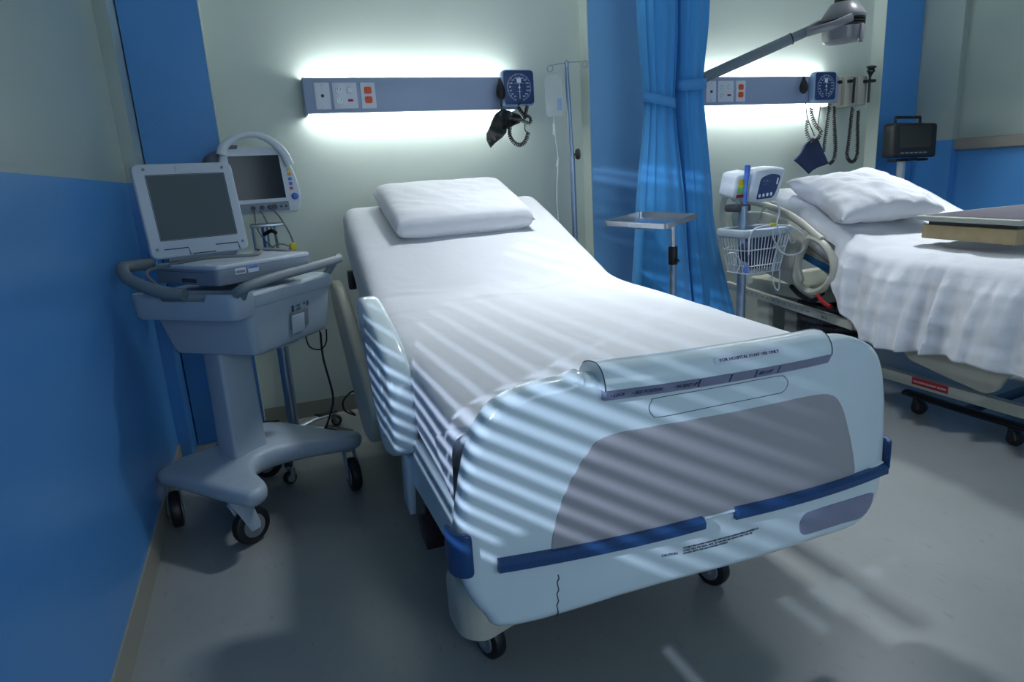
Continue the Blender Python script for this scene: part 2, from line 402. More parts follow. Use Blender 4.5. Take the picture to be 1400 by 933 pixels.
# ------------------------------------------------------------------ headwall lights
def make_headwall():
    x0, x1, z0, z1, yf = .284, 1.30, 1.452, 1.602, 3.17
    t = thing('headwall_light', 'grey blue wall light panel with outlets above the nearer bed', 'wall light', (.79, YB, 1.45), 'wall light panels above the beds')
    g = G(); g.b2((x0, yf, z0), (x1, yf + .012, z1), .003); g.b2((x0, yf + .004, z1 - .006), (x1, yf + .03, z1), .002); g.b2((x0, yf + .004, z0), (x1, yf + .03, z0 + .006), .002)
    part('front_panel', g, M_headwall, t)
    g = G(); g.b2((x0 + .05, yf + .04, z0 + .045), (x1 - .05, YB, z1 - .045)); part('back_channel', g, M_headwall, t)
    for x in (x0 + .001, x1 - .011): part('end_cap', G().b2((x, yf + .012, z0 - .006), (x + .008, YB, z1 + .004), .002), M_headwall, t)
    for z in (z0 + .017, z1 - .017):
        g = G(); g.cyl((x0 + .03, yf + .062, z), (x1 - .03, yf + .062, z), .013, seg=14); part('fluorescent_tube', g, M_lightmat, t, 'glowing white tube')
    def pl(xa, xb, za=1.468, zb=1.580):
        return part('outlet_plate', G().b2((xa, yf - .005, za), (xb, yf, zb), .002), M_plate, t)
    a = pl(.328, .395); c = (.3615, 1.524)
    part('jack', G().cyl((c[0], yf - .010, c[1]), (c[0], yf - .004, c[1]), .007), M_darkgrey, a)
    for z in (1.478, 1.570): part('screw', G().cyl((c[0], yf - .0065, z), (c[0], yf - .004, z), .003, seg=8), M_steel, a)
    b = pl(.407, .515)
    for z in (1.547, 1.503):
        s = part('socket', G().cyl((.436, yf - .009, z), (.436, yf - .004, z), .0155, bev=.0015), M_white, b)
        g = G(); g.b2((.429, yf - .0096, z), (.431, yf - .0085, z + .009)); g.b2((.441, yf - .0096, z), (.443, yf - .0085, z + .009)); g.cyl((.436, yf - .0096, z - .007), (.436, yf - .0085, z - .007), .002, seg=8)
        part('slot', g, M_ink, s) if False else part('slot', g, M_ink, b)
    part('switch', G().b2((.472, yf - .010, 1.535), (.496, yf - .004, 1.560), .002), M_white, b)
    part('indicator', G().b2((.472, yf - .010, 1.499), (.494, yf - .004, 1.508), .001), M_redlabel, b, 'dark red indicator')
    d = pl(.531, .598)
    for z in (1.546, 1.505):
        g = G(); g.plate(rp([(-.017, -.015), (.017, -.015), (.017, .015), (-.017, .015)], .009), .005, lambda u, v, w_: V(.5645 + u, yf - .004 - w_, z + v), r=.001)
        part('socket', g, M_red, d, 'red socket')
        g = G(); g.b2((.5565, yf - .0096, z), (.5585, yf - .0085, z + .008)); g.b2((.5705, yf - .0096, z), (.5725, yf - .0085, z + .008)); g.cyl((.5645, yf - .0096, z - .007), (.5645, yf - .0085, z - .007), .002, seg=8)
        part('slot', g, M_ink, d)
    return t
hw1 = make_headwall()
hw2 = dup(hw1, (2.100, 0, -.004), 'grey blue wall light panel with outlets above the farther bed')

# ------------------------------------------------------------------ blood pressure gauges
def gauge(cx, cz, label, near):
    y0 = 3.118
    t = thing('blood_pressure_gauge', label, 'blood pressure gauge', (cx, 3.168, cz), 'wall blood pressure gauges')
    sq = rp([(-.083, -.083), (.083, -.083), (.083, .083), (-.083, .083)], .022)
    part('case', G().plate(sq, .045, lambda u, v, w_: V(cx + u, y0 + .05 - w_, cz + v), r=.008), M_paleblue, t)
    sq = rp([(-.078, -.076), (.078, -.076), (.078, .078), (-.078, .078)], .018)
    fc = part('dial_face', G().plate(sq, .006, lambda u, v, w_: V(cx + u, y0 + .006 - w_, cz + v), r=.003), M_navy, t)
    g = G()
    for k in range(56):
        a = math.radians(-60 - (60) * 0 - 0) if False else math.radians(245 - k * 310 / 55)
        a = math.radians(250 - k * 320 / 55)
        r0, r1 = (.055, .0655) if k % 5 == 0 else (.058, .0640)
        ca, sa = math.cos(a), math.sin(a); wd = .0009 if k % 5 == 0 else .0006
        P = [V(cx + ca * r - sa * s, y0 - .0008, cz + sa * r + ca * s) for r, s in ((r0, -wd), (r1, -wd), (r1, wd), (r0, wd))]
        Q = [p + V(0, .0012, 0) for p in P]
        g.add(P + Q, [(0, 1, 2, 3), (7, 6, 5, 4), (0, 4, 5, 1), (1, 5, 6, 2), (2, 6, 7, 3), (3, 7, 4, 0)])
    for k in range(1, 16):
        a = math.radians(250 - (k - .5) * 320 / 15); tx = text(None, str(k * 20), .0105, lambda u, v, w_: V(cx + math.cos(a) * .047 + u, y0 - .0006 - w_, cz + math.sin(a) * .047 + v - .004), None, align='CENTER')
        g.add(tx.v, tx.f)
    g.plate(rp([(-.011, .022), (.011, .022), (.011, .042), (-.011, .042)], .002), .001, lambda u, v, w_: V(cx + u, y0 - .0002 - w_, cz + v))
    g.b2((cx - .024, y0 - .001, cz + .0185), (cx + .024, y0, cz + .0195)); g.b2((cx - .012, y0 - .001, cz - .020), (cx + .012, y0, cz - .019))
    part('dial_markings', g, M_inkw, fc)
    g = G(); g.box((cx + .001, y0 - .003, cz - .010), (.0022, .001, .085)); g.cyl((cx, y0 - .005, cz), (cx, y0, cz), .005, seg=12)
    part('needle', g, M_inkw, fc)
    return t
g1 = gauge(1.290, 1.545, 'navy square dial gauge on the wall light panel above the nearer bed', True)
# bulb, cuff and hose of the first gauge
def bulb(t, cx, cz, dy=0):
    part('hand_bulb', G().lathe((cx, 3.12 + dy, cz + .035), (0.05, 0, -1), [(.006, -.02), (.009, -.01), (.012, .0), (.020, .02), (.024, .04), (.022, .058), (.012, .072), (.002, .076)], 16), M_black, t)
bulb(g1, 1.192, 1.530)
def P2(zx, zy): return Oy(660 + zx / 6.66, 80 + zy / 6.66, 3.10)
out = [(170, 458), (250, 470), (325, 512), (352, 560), (330, 592), (262, 625), (225, 665), (150, 745), (92, 812), (60, 740), (52, 680), (75, 610), (125, 500)]
pts = [P2(*q) for q in out]
def cufn(u, v, w_):
    b = .018 * math.sin((u * 60)) + .012 * math.sin(v * 50 + u * 30)
    return V(u, 3.125 - w_ - b, v)
part('cuff', G().plate([(p.x, p.z) for p in pts], .022, cufn, r=.008, cu=8, cv=8), M_blackcloth, g1)
path = smooth([P2(*q) for q in ((262, 590), (246, 640), (250, 710), (290, 770), (345, 788), (390, 750), (415, 680))])
part('coiled_hose', G().coil(path, .0080, .0030, 24), M_black, g1); g = G()
g.coil([P2(320, 440), P2(345, 480), P2(385, 530)], .0075, .0028, 8); g.coil([P2(405, 430), P2(395, 480), P2(385, 520)], .007, .0028, 7)
g.coil(smooth([P2(350, 565), P2(380, 575), P2(425, 590), P2(438, 560), P2(415, 525), P2(385, 530), P2(380, 560)]), .006, .0026, 15)
g.tube(smooth([P2(385, 595), P2(383, 640), P2(395, 665), P2(415, 675)]), .0028, 6)
g.tube([P2(320, 430), P2(345, 400)], .004, 6)
part('upper_hose', g, M_black, g1); part('bulb_hose', G().tube([P2(165, 300), P2(165, 462)], .0035, 6), M_black, g1)

g2c = gauge(3.245, 1.535, 'navy square dial gauge on the wall light panel above the farther bed', False)
def P6(zx, zy, y=3.10): return Oy(940 + zx / 5.185, 80 + zy / 5.185, y)
bulb(g2c, P6(838, 250).x, 1.535)
pts = [P6(*q) for q in ((900, 560), (935, 575), (965, 640), (1015, 745), (960, 765), (870, 818), (780, 720), (830, 640))]
part('cuff', G().plate([(p.x, p.z) for p in pts], .016, lambda u, v, w_: V(u, 3.13 - w_ - .010 * math.sin(u * 40 + v * 20), v), r=.006, cu=7, cv=7), M_navycloth, g2c)
g = G(); g.coil(smooth([P6(*q) for q in ((880, 350), (880, 400), (905, 470), (945, 520), (930, 560), (905, 585))]), .009, .0032, 18)
part('coiled_hose', G().coil(smooth([P6(*q) for q in ((850, 440), (845, 520), (865, 575), (890, 590))]), .008, .003, 11), M_black, g2c)
part('bulb_hose', G().tube(smooth([P6(*q) for q in ((838, 310), (850, 420), (900, 550))]), .003, 6), M_black, g2c); part('thin_hose', G().tube(smooth([P6(*q) for q in ((945, 315), (935, 400), (922, 480))]), .0025, 6), M_black, g2c)
part('coiled_hose', g, M_black, g2c)

# ------------------------------------------------------------------ otoscope set beside gauge 2
t = thing('otoscope_station', 'beige wall station with two coiled cord examination handles beside the farther gauge', 'diagnostic set', (3.50, YB, 1.5))
a = P6(1050, 130, 3.2); b = P6(1150, 350, 3.2)
g = G(); g.b2((3.36, 3.20, 1.43), (3.46, YB, 1.60), .006); g.b2((3.46, 3.175, 1.425), (3.555, YB, 1.605), .008); g.b2((3.562, 3.175, 1.43), (3.64, YB, 1.60), .008)
part('housing', g, M_beige, t)
for a_, b_ in (((3.38, 3.17, 1.555), (3.43, 3.2, 1.575)), ((3.47, 3.15, 1.56), (3.50, 3.18, 1.578)), ((3.60, 3.13, 1.558), (3.66, 3.18, 1.575))): part('holder', G().b2(a_, b_, .004), M_black, t)
for x, top in ((3.49, 0), (3.615, 1)):
    hd = part('handle', G().cyl((x, 3.14, 1.44), (x, 3.14, 1.585), .0075, seg=12, bev=.002), M_black if not top else M_darkgrey, t)
    if top:
        part('scope_head', G().lathe((x, 3.14, 1.585), (0, -.1, 1), [(.007, 0), (.009, .012), (.02, .03), (.026, .035), (.018, .05), (.030, .055), (.026, .066), (.006, .07)], 14), M_blackgloss, hd)
for sx in ((1005, 960), (1040, 1020)):
    pass
g = G()
g.coil(smooth([P6(*q, 3.12) for q in ((1005, 320), (998, 400), (985, 500), (968, 620), (965, 660))]), .0085, .003, 24)
g.coil(smooth([P6(*q, 3.12) for q in ((1040, 340), (1040, 450), (1045, 560), (1048, 650), (1035, 720), (1005, 748))]), .0085, .0032, 32)
part('coiled_cord', g, M_black, t)
g = G()
g.coil(smooth([P6(*q, 3.12) for q in ((1172, 350), (1160, 420), (1150, 520), (1138, 620), (1130, 690), (1150, 728), (1178, 728), (1200, 690), (1205, 600), (1205, 480), (1212, 370))]), .0085, .0032, 62)
part('coiled_cord', g, M_black, t)

# ------------------------------------------------------------------ curtains
def curtain(name, label, prof, y0, n, seed):
    """prof: list of (z, x_left, x_right, depth); a gathered bundle of cloth as a closed pleated tube"""
    t = thing(name, label, 'curtain', ((prof[0][1] + prof[0][2]) / 2, y0, prof[0][0]), 'blue privacy curtains')
    zs = [p[0] for p in prof]; NA = n * 14; NZ = 60; vv = []
    for i in range(NZ + 1):
        z = lerp(zs[0], zs[-1], i / NZ)
        k = 0
        while k < len(prof) - 2 and z < prof[k + 1][0]: k += 1
        tt = (z - prof[k][0]) / (prof[k + 1][0] - prof[k][0]); tt = min(max(tt, 0), 1); ts = tt * tt * (3 - 2 * tt) * .5 + tt * .5
        xl = lerp(prof[k][1], prof[k + 1][1], ts); xr = lerp(prof[k][2], prof[k + 1][2], ts); d = lerp(prof[k][3], prof[k + 1][3], ts)
        for j in range(NA):
            a = 2 * PI * j / NA
            ph = a * n + 1.3 * noise.noise(Vector((a * 1.1 + seed, z * .5, 0))) + .9 * math.sin(2 * a + seed)
            amp = (.13 if z > prof[-2][0] else .13) * (.6 + .6 * abs(noise.noise(Vector((seed, a * 2, 3)))) * 2)
            s = math.sin(ph); s = math.copysign(abs(s) ** .7, s)
            rr = 1 + amp * s
            vv.append(((xl + xr) / 2 + math.copysign(abs(math.cos(a)) ** .85, math.cos(a)) * (xr - xl) / 2 * (1 + amp * .25 * s),
                       y0 + math.sin(a) * d * rr + .012 * s, z))
    ff = [(i * NA + j, i * NA + (j + 1) % NA, (i + 1) * NA + (j + 1) % NA, (i + 1) * NA + j) for i in range(NZ) for j in range(NA)]
    part('cloth', G().add(vv, ff), M_curtain, t, angle=80)
    return t
def tie(t, xl, xr, y0, d, zl, zr, h):
    xc = (xl + xr) / 2; N = 40; vv = []
    for j in range(N):
        a = 2 * PI * j / N; x = xc + math.cos(a) * (xr - xl) / 2; zc = lerp(zl, zr, (x - xl) / (xr - xl)) - .012 * max(0, -math.sin(a))
        for dz in (-h / 2, h / 2): vv.append((x, y0 + math.sin(a) * d, zc + dz))
    ff = [(2 * j, 2 * ((j + 1) % N), 2 * ((j + 1) % N) + 1, 2 * j + 1) for j in range(N)]
    o = part('tie_band', G().add(vv, ff), M_tie, t, 'lighter blue tie band', angle=80)
    md = o.modifiers.new('s', 'SOLIDIFY'); md.thickness = .005
YC = 2.86
c1 = curtain('privacy_curtain', 'blue privacy curtain gathered by a low tie band, beside the steel tray', [(2.44, 1.78, 2.0, .07), (1.75, 1.822, 2.01, .06), (1.43, 1.848, 1.995, .045), (.9, 1.80, 2.06, .08), (.02, 1.73, 2.14, .11)], YC, 12, 1.0)
tie(c1, 1.832, 2.002, YC, .066, 1.462, 1.428, .045)
c2 = curtain('privacy_curtain', 'blue privacy curtain gathered by a higher tie band, nearer the farther bed', [(2.44, 2.02, 2.24, .07), (1.8, 2.018, 2.195, .06), (1.53, 2.02, 2.170, .045), (.9, 2.055, 2.225, .08), (.02, 2.13, 2.46, .11)], YC + .005, 9, 5.0)
tie(c2, 2.010, 2.182, YC, .066, 1.512, 1.526, .05)
tr = part('curtain_rail', G().b2((1.2, YC - .012, ZC - .02), (3.0, YC + .012, ZC), .003), M_white)
tag(tr, 'white ceiling rail carrying the blue curtains', 'curtain rail')

# ------------------------------------------------------------------ bed 1
XB = .765                                    # centre line at the foot
def bx(y): return lerp(.765, .82, (y - 1.05) / 1.9)      # the bed stands very slightly askew
bed = thing('hospital_bed', 'white hospital bed with grey inset footboard and blue bumpers, nearest the viewer', 'hospital bed', (XB, 1.9, 0), 'hospital beds')
def fbow(u, v):
    x = (u - XB) / .52
    return .975 + .055 * min(1.15, x * x) + .03 * max(0, (.5 - v))
def FP(u, v):
    """point of the footboard's front face seen along a sight line"""
    lo, hi = .90, 1.20
    for _ in range(30):
        y = (lo + hi) / 2; p = Oy(u, v, y)
        if y < fbow(p.x, p.z): lo = y
        else: hi = y
    return Vector((p.x, p.z))
def fb(u, v, w_): return V(u, fbow(u, v) + .06 - w_, v)
def fbs(off=0.0): return lambda u, v, w_: V(u, fbow(u, v) - off - w_, v)
ol = [FP(*q) for q in ((640, 812), (665, 846), (705, 861), (900, 805), (1100, 747), (1172, 721), (1196, 690), (1208, 655), (1213, 600), (1213, 530), (1205, 485), (1186, 467), (1160, 461), (1128, 466), (1100, 470), (960, 492), (820, 516), (800, 512), (775, 522), (738, 530), (700, 545), (672, 566), (652, 600), (640, 640), (632, 690), (627, 740), (629, 780))]
ol = [Vector((p.x, p.y)) for p in smooth(ol, 4, closed=True)]
foot = part('footboard', G().plate(ol, .06, fb, r=.02, cu=26, cv=10, seg=4), M_white, bed)
# curved hood over the control strip: rises from the lower lip, over the top and down behind
HL, HR = FP(822, 528), FP(1126, 479)
def hz(x): return lerp(HL.y, HR.y, (x - HL.x) / (HR.x - HL.x))
HX0, HX1 = HL.x - .003, HR.x + .002
def hpt(x, a, off=0.0):
    """a: degrees, 0 = front lip, 90 = crest, 180 = behind"""
    r = math.radians(a); yb = fbow(x, .75) + .016
    return V(x, yb - math.cos(r) * (.036 + off) + (.03 * max(0, -math.cos(r))), hz(x) + math.sin(r) * (.040 + off))
def hood():
    N = 24; vv = []; angs = [lerp(-8, 186, k / 16) for k in range(17)]
    for i in range(N + 1):
        x = lerp(HX0, HX1, i / N); vv += [hpt(x, a) for a in angs]
    M_ = len(angs)
    ff = [(i * M_ + k, i * M_ + k + 1, (i + 1) * M_ + k + 1, (i + 1) * M_ + k) for i in range(N) for k in range(M_ - 1)]
    ff += [(i * M_ + M_ - 1, i * M_, (i + 1) * M_, (i + 1) * M_ + M_ - 1) for i in range(N)]
    ff += [tuple(range(M_)), tuple(N * M_ + k for k in range(M_))]
    return G().add(vv, ff)
hd = part('control_cover', hood(), M_white, foot)
g = G()
for x in (HX0, HX1): part('cover_seam', G().tube([hpt(x, a, .0006) for a in range(-8, 140, 8)], .0011, 5), M_darkgrey, hd)
def spt(x, v, off=0.0): return V(x, fbow(x, .73) - .0215 + (1 - v) * .010 - off, hz(x) - .004 - (1 - v) * .021)
hw_ = HX1 - HX0
for k, (a, b) in enumerate(((.0, .355), (.362, .49), (.497, .605), (.612, .715), (.722, .995))):
    g = G(); n = 5; vv = []
    for q in range(n + 1):
        x = HX0 + hw_ * lerp(a, b, q / n) + .003
        vv += [spt(x, 1), spt(x, 0), spt(x, 0) + V(0, .025, 0), spt(x, 1) + V(0, .025, 0)]
    ff = [(q * 4 + e, q * 4 + (e + 1) % 4, q * 4 + 4 + (e + 1) % 4, q * 4 + 4 + e) for q in range(n) for e in range(4)] + [(0, 1, 2, 3), tuple(n * 4 + e for e in range(4))]
    st = part('control_label', g.add(vv, ff), M_label, foot)
    if k == 0:
        text('control_lettering', '\u2022 LOCK', .0085, lambda u, v, w_: spt(HX0 + .012 + u, .3 + v / .017, w_ + .0004), M_ink, st)
        text('control_lettering', '\u2022 BED POSITION', .0085, lambda u, v, w_: spt(HX0 + .055 + u, .3 + v / .017, w_ + .0004), M_ink, st)
        text('control_lettering', '\u2022 PATIENT UP', .0085, lambda u, v, w_: spt(HX0 + .140 + u, .3 + v / .017, w_ + .0004), M_ink, st)
    if k == 3: text('control_lettering', '\u2022 BED EXIT', .0085, lambda u, v, w_: spt(HX0 + hw_ * .62 + u, .3 + v / .017, w_ + .0004), M_ink, st)
f0 = lambda u, v, w_: hpt(.775 + u, 30 + v / .045 * 57, w_ + .0006)
part('staff_label', G().plate(rp([(-.012, -.005), (.155, -.005), (.155, .013), (-.012, .013)], .006, 3), .0004, f0, cu=10), M_labelpale, hd)
text('staff_lettering', 'FOR HOSPITAL STAFF USE ONLY', .0100, lambda u, v, w_: f0(u, v, w_ + .0005), M_ink, hd)
# grey inset, recess outline, bumpers, lower pad
ins = smooth([FP(*q) for q in ((754, 750), (760, 712), (775, 668), (797, 628), (818, 602), (850, 591), (900, 582), (1000, 564), (1100, 543), (1135, 540), (1150, 555), (1160, 590), (1167, 630), (1167, 646), (1155, 656), (1100, 670), (1000, 697), (900, 722), (800, 747), (765, 756))], 5, closed=True)
part('inset_panel', G().plate([(p.x, p.y) for p in ins], .004, lambda u, v, w_: V(u, fbow(u, v) + .002 - w_, v), r=.0015, cu=22, cv=8), M_grayinset, foot, 'matt grey inset panel')
loop = smooth([FP(*q) for q in ((900, 544), (980, 530), (1060, 515), (1073, 516), (1077, 525), (1070, 536), (1050, 541), (980, 555), (905, 570), (892, 568), (887, 558), (891, 549))], 5, closed=True)
g = G(); g.tube([fbs(.0002)(p.x, p.y, 0) for p in loop], .0007, 5, closed=True); part('recess_outline', g, M_darkgrey, foot)
def bump(pa, pb, th=.022):
    n = 26; vv = []; ff = []; x0, z0, x1, z1 = pa.x, pa.y, pb.x, pb.y
    pr = [(0, -.013), (.6, -.0145), (1, -.008), (1, .006), (.7, .0125), (0, .0135)]
    for k in range(n + 1):
        x = lerp(x0, x1, k / n); z = lerp(z0, z1, k / n)
        for a, dz in pr: vv.append((x, fbow(x, z) + .004 - a * th, z + dz))
    M_ = len(pr)
    for k in range(n):
        for q in range(M_): ff.append((k * M_ + q, k * M_ + (q + 1) % M_, (k + 1) * M_ + (q + 1) % M_, (k + 1) * M_ + q))
    ff += [tuple(range(M_)), tuple(n * M_ + q for q in range(M_))]
    return G().add(vv, ff)
lg0 = [FP(*q) for q in ((750, 757), (800, 749), (900, 725), (1000, 699), (1100, 672), (1160, 656), (1205, 632))]
g = G(); g.tube(smooth([V(p.x, fbow(p.x, p.y) + .001, p.y) for p in lg0], 5), [(.006, .004)] * 31, 8, flat=(0, 1, 0)); part('ledge', g, M_white, foot)
part('bumper_strip', bump(FP(680, 772), FP(958, 713)), M_bumper, foot, 'dark blue bumper strip')
part('bumper_strip', bump(FP(1003, 700), FP(1206, 640)), M_bumper, foot, 'dark blue bumper strip')
for sx, q in ((0, (644, 757)), (1, (1209, 622))):
    c0 = FP(*q); xe = min(p.x for p in ol) if sx == 0 else max(p.x for p in ol); zz = c0.y
    def cf(u, v, w_, xe=xe, sx=sx):
        a = u / .035; s_ = 1 if sx == 0 else -1
        return V(xe + s_ * (.014 - math.cos(a) * (.018 + w_)), fbow(xe + s_ * .02, .45) + .026 - math.sin(a) * (.028 + w_), v)
    hb = .043 if sx == 0 else .036
    g = G().plate(rp([(-.02, zz - hb), (.068 if sx == 0 else .045, zz - hb), (.068 if sx == 0 else .045, zz + hb), (-.02, zz + hb + .005)], .012), .012, cf, r=.004, cu=10)
    part('corner_bumper', g, M_bumper, foot, 'dark blue corner bumper')
pil = smooth([FP(*q) for q in ((1097, 731), (1093, 718), (1100, 703), (1115, 697), (1150, 686), (1190, 674), (1193, 680), (1188, 694), (1176, 708), (1150, 716), (1115, 727))], 4, closed=True)
part('grip_pad', G().plate([(p.x, p.y) for p in pil], .003, lambda u, v, w_: V(u, fbow(u, v) + .001 - w_, v), r=.001, cu=8), M_label, foot, 'slate blue pad')
ca, cb0, cb1 = FP(904, 762), FP(934, 751), FP(1052, 719)
part('caution_lettering', text(None, 'CAUTION:', .0080, lambda u, v, w_: fbs(.0006)(ca.x + u, ca.y + v - u * .10, w_), None), M_ink, foot)
sl_ = (cb1.y - cb0.y) / (cb1.x - cb0.x)
text('caution_lettering', 'POSSIBLE FIRE HAZARD WHEN USED WITH OXYGEN ADMINISTERING EQUIPMENT OF\nOTHER THAN THE NASAL, MASK, OR ONE HALF BED LENGTH TENT TYPE. USE\nOXYGEN TENTS, SIDE RAILS IN RAISED POSITION.', .0062,
     lambda u, v, w_: fbs(.0006)(cb0.x + u * .80, cb0.y + v + u * .80 * sl_, w_), M_ink, foot, spacing=1.0)
g = G(); sa, sb_ = FP(763, 786), FP(762, 843)
g.tube([fbs(.0006)(lerp(sa.x, sb_.x, k / 11) + .002 * math.sin(k * 2.1), lerp(sa.y, sb_.y, k / 11), 0) for k in range(12)], .0011, 4); part('scratch', g, M_ink, foot, 'dark vertical scratch')
# frame of the bed
def sidebar(sgn):
    g = G()
    for (ya, za0, za1), (yb, zb0, zb1) in (((1.10, .40, .515), (1.55, .36, .515)), ((1.55, .36, .515), (2.2, .40, .515))):
        xa = bx(ya) + sgn * .49; xb2 = bx(yb) + sgn * .49
        P = [(xa, ya, za0), (xa, ya, za1), (xb2, yb, zb1), (xb2, yb, zb0)]; Q = [(x - sgn * .035, y, z) for x, y, z in P]
        g.add(P + Q, [(0, 1, 2, 3), (7, 6, 5, 4), (0, 4, 5, 1), (1, 5, 6, 2), (2, 6, 7, 3), (3, 7, 4, 0)])
    return g
sb = part('side_frame', sidebar(-1), M_white, bed); part('side_frame', sidebar(1), M_white, bed)
g = G(); g.add([(bx(1.13) - .4925, y, z) for y, z in ((1.115, .408), (1.155, .420), (1.155, .446), (1.115, .430))] + [(bx(1.13) - .489, y, z) for y, z in ((1.115, .408), (1.155, .420), (1.155, .446), (1.115, .430))], [(0, 1, 2, 3), (7, 6, 5, 4), (0, 4, 5, 1), (1, 5, 6, 2), (2, 6, 7, 3), (3, 7, 4, 0)])
part('corner_sticker', g, M_bluesticker, sb, 'bright blue sticker')
part('deck', G().b2((.33, 1.08, .46), (1.23, 2.25, .518), .01), M_beige, bed)
g = G(); y0, z0_, y1, z1_ = 2.22, .50, 2.97, .80
nn = Vector((0, -(z1_ - z0_), (y1 - y0))).normalized()
P = [V(x, y0, z0_) for x in (.38, 1.24)] + [V(x, y1, z1_) for x in (1.26, .40)]
g.add(P + [p + nn * .045 for p in P], [(0, 1, 2, 3), (7, 6, 5, 4), (0, 4, 5, 1), (1, 5, 6, 2), (2, 6, 7, 3), (3, 7, 4, 0)])
part('backrest_deck', g, M_beige, bed)
part('base_frame', G().b2((.42, 1.25, .16), (1.02, 2.85, .24), .02).b2((.46, 1.5, .22), (.98, 1.62, .48), .01).b2((.46, 2.4, .22), (.98, 2.52, .52), .01), M_beige, bed)
# cover over the casters at the foot end
g = G(); g.plate(rp([(.302, 1.25), (.345, 1.21), (.46, 1.25), (.46, 1.38), (.345, 1.40), (.300, 1.36)], [.04, .05, .03, .03, .05, .04]),   .13, lambda u, v, w_: V(u, v, .112 + w_), r=.035, both=False)
part('caster_cover', g, M_beige, bed, 'scuffed beige cover over the casters')
def caster_wheel(c, r, wd, ang, name='caster', parent=None, m1=M_black, hub=M_wheelgrey, fork=M_wheelgrey, top=None):
    """c: contact point on the floor"""
    c = Vector(c); ax = V(math.cos(ang), math.sin(ang), 0)
    k = part(name, G().lathe(c + V(0, 0, r) - ax * wd / 2, ax, [(r * .86, 0), (r * .97, wd * .12), (r, wd * .3), (r, wd * .7), (r * .97, wd * .88), (r * .86, wd)], 28), m1, parent)
    g = G()
    for s in (-1, 1): g.lathe(c + V(0, 0, r) + ax * s * wd * .5, ax * s, [(r * .62, -.002), (r * .6, .003), (r * .3, .004), (r * .1, .006)], 20)
    part('hub', g, hub, k)
    if top:
        g = G(); dr = V(-ax.y, ax.x, 0) * r * .55
        for s in (-1, 1):
            a = c + V(0, 0, r) + ax * s * (wd / 2 + .007); b = c + V(0, 0, top - .012) + dr * .9 + ax * s * wd * .45
            g.tube([a - V(0, 0, r * .15), a, lerp(a, b, .6), b], [(.004, r * .28), (.004, r * .32), (.004, r * .42), (.004, r * .5)], 8, flat=ax)
        g.cyl(c + V(0, 0, top - .03) + dr, c + V(0, 0, top) + dr, r * .42, seg=16, bev=.003)
        part('fork', g, fork, k)
    return k
for x, y in ((.385, 1.30), (1.035, 1.30), (.42, 2.75), (1.05, 2.75)):
    caster_wheel((x, y, 0), .050, .034, .3, parent=bed, top=.12)
# foot-end side rail (left), a fat moulded panel
def rail_left():
    g = G()
    o2 = smooth([(1.90, .800), (1.86, .818), (1.80, .812), (1.68, .780), (1.55, .735), (1.485, .68), (1.465, .60), (1.475, .52), (1.50, .478), (1.58, .440), (1.66, .425), (1.71, .45), (1.80, .58), (1.87, .70), (1.905, .77)], 5, closed=True)
    return g.plate([(p.x, p.y) for p in o2], .062, lambda u, v, w_: V(.238 + w_, u, v), r=.016, seg=3, cu=10, cv=8), o2
rg, ro = rail_left()
rl = part('side_rail', rg, M_white, bed, 'pale moulded side rail at the foot end')
inn = smooth([(1.82, .74), (1.70, .715), (1.60, .66), (1.575, .58), (1.60, .50), (1.66, .48), (1.74, .58), (1.81, .69)], 5, closed=True)
part('rail_recess', G().plate([(p.x, p.y) for p in inn], .004, lambda u, v, w_: V(.2395 - w_, u, v), r=.0015), M_cart, rl, 'recessed grey blue centre')
part('rail_bracket', G().box((.285, 1.60, .36), (.02, .075, .19), .006, rot=Matrix.Rotation(.25, 3, 'X')), M_white, rl)
# head-end side rail (left), on the raised backrest
o3 = rp([(2.02, .40), (2.10, .27), (2.30, .24), (2.86, .62), (2.90, .70), (2.86, .745), (2.70, .735)], [.05, .06, .06, .05, .03, .04, .05])
rh = part('side_rail', G().plate(o3, .05, lambda u, v, w_: V(.262 + w_, u, v), r=.014), M_beige, bed, 'beige side rail hanging below the raised backrest')
# right rails, lowered
part('side_rail', G().plate(rp([(1.22, .42), (1.75, .38), (1.78, .56), (1.30, .60)], .06), .05, lambda u, v, w_: V(1.33 + w_, u, v), r=.014), M_white, bed)
g = G(); g.plate([(0, 0), (.03, -.05), (.09, -.06), (.10, -.03), (.05, .02)], .05, lambda u, v, w_: V(.30 + w_, 1.62 - u, .24 + v), r=.006); g.box((.33, 1.60, .30), (.02, .03, .14), .004)
part('brake_pedal', g, M_pedal, bed, 'dark brown foot pedal')
part('backrest_latch', G().b2((.335, 2.80, .70), (.365, 2.84, .78), .006), M_darkgrey, bed)

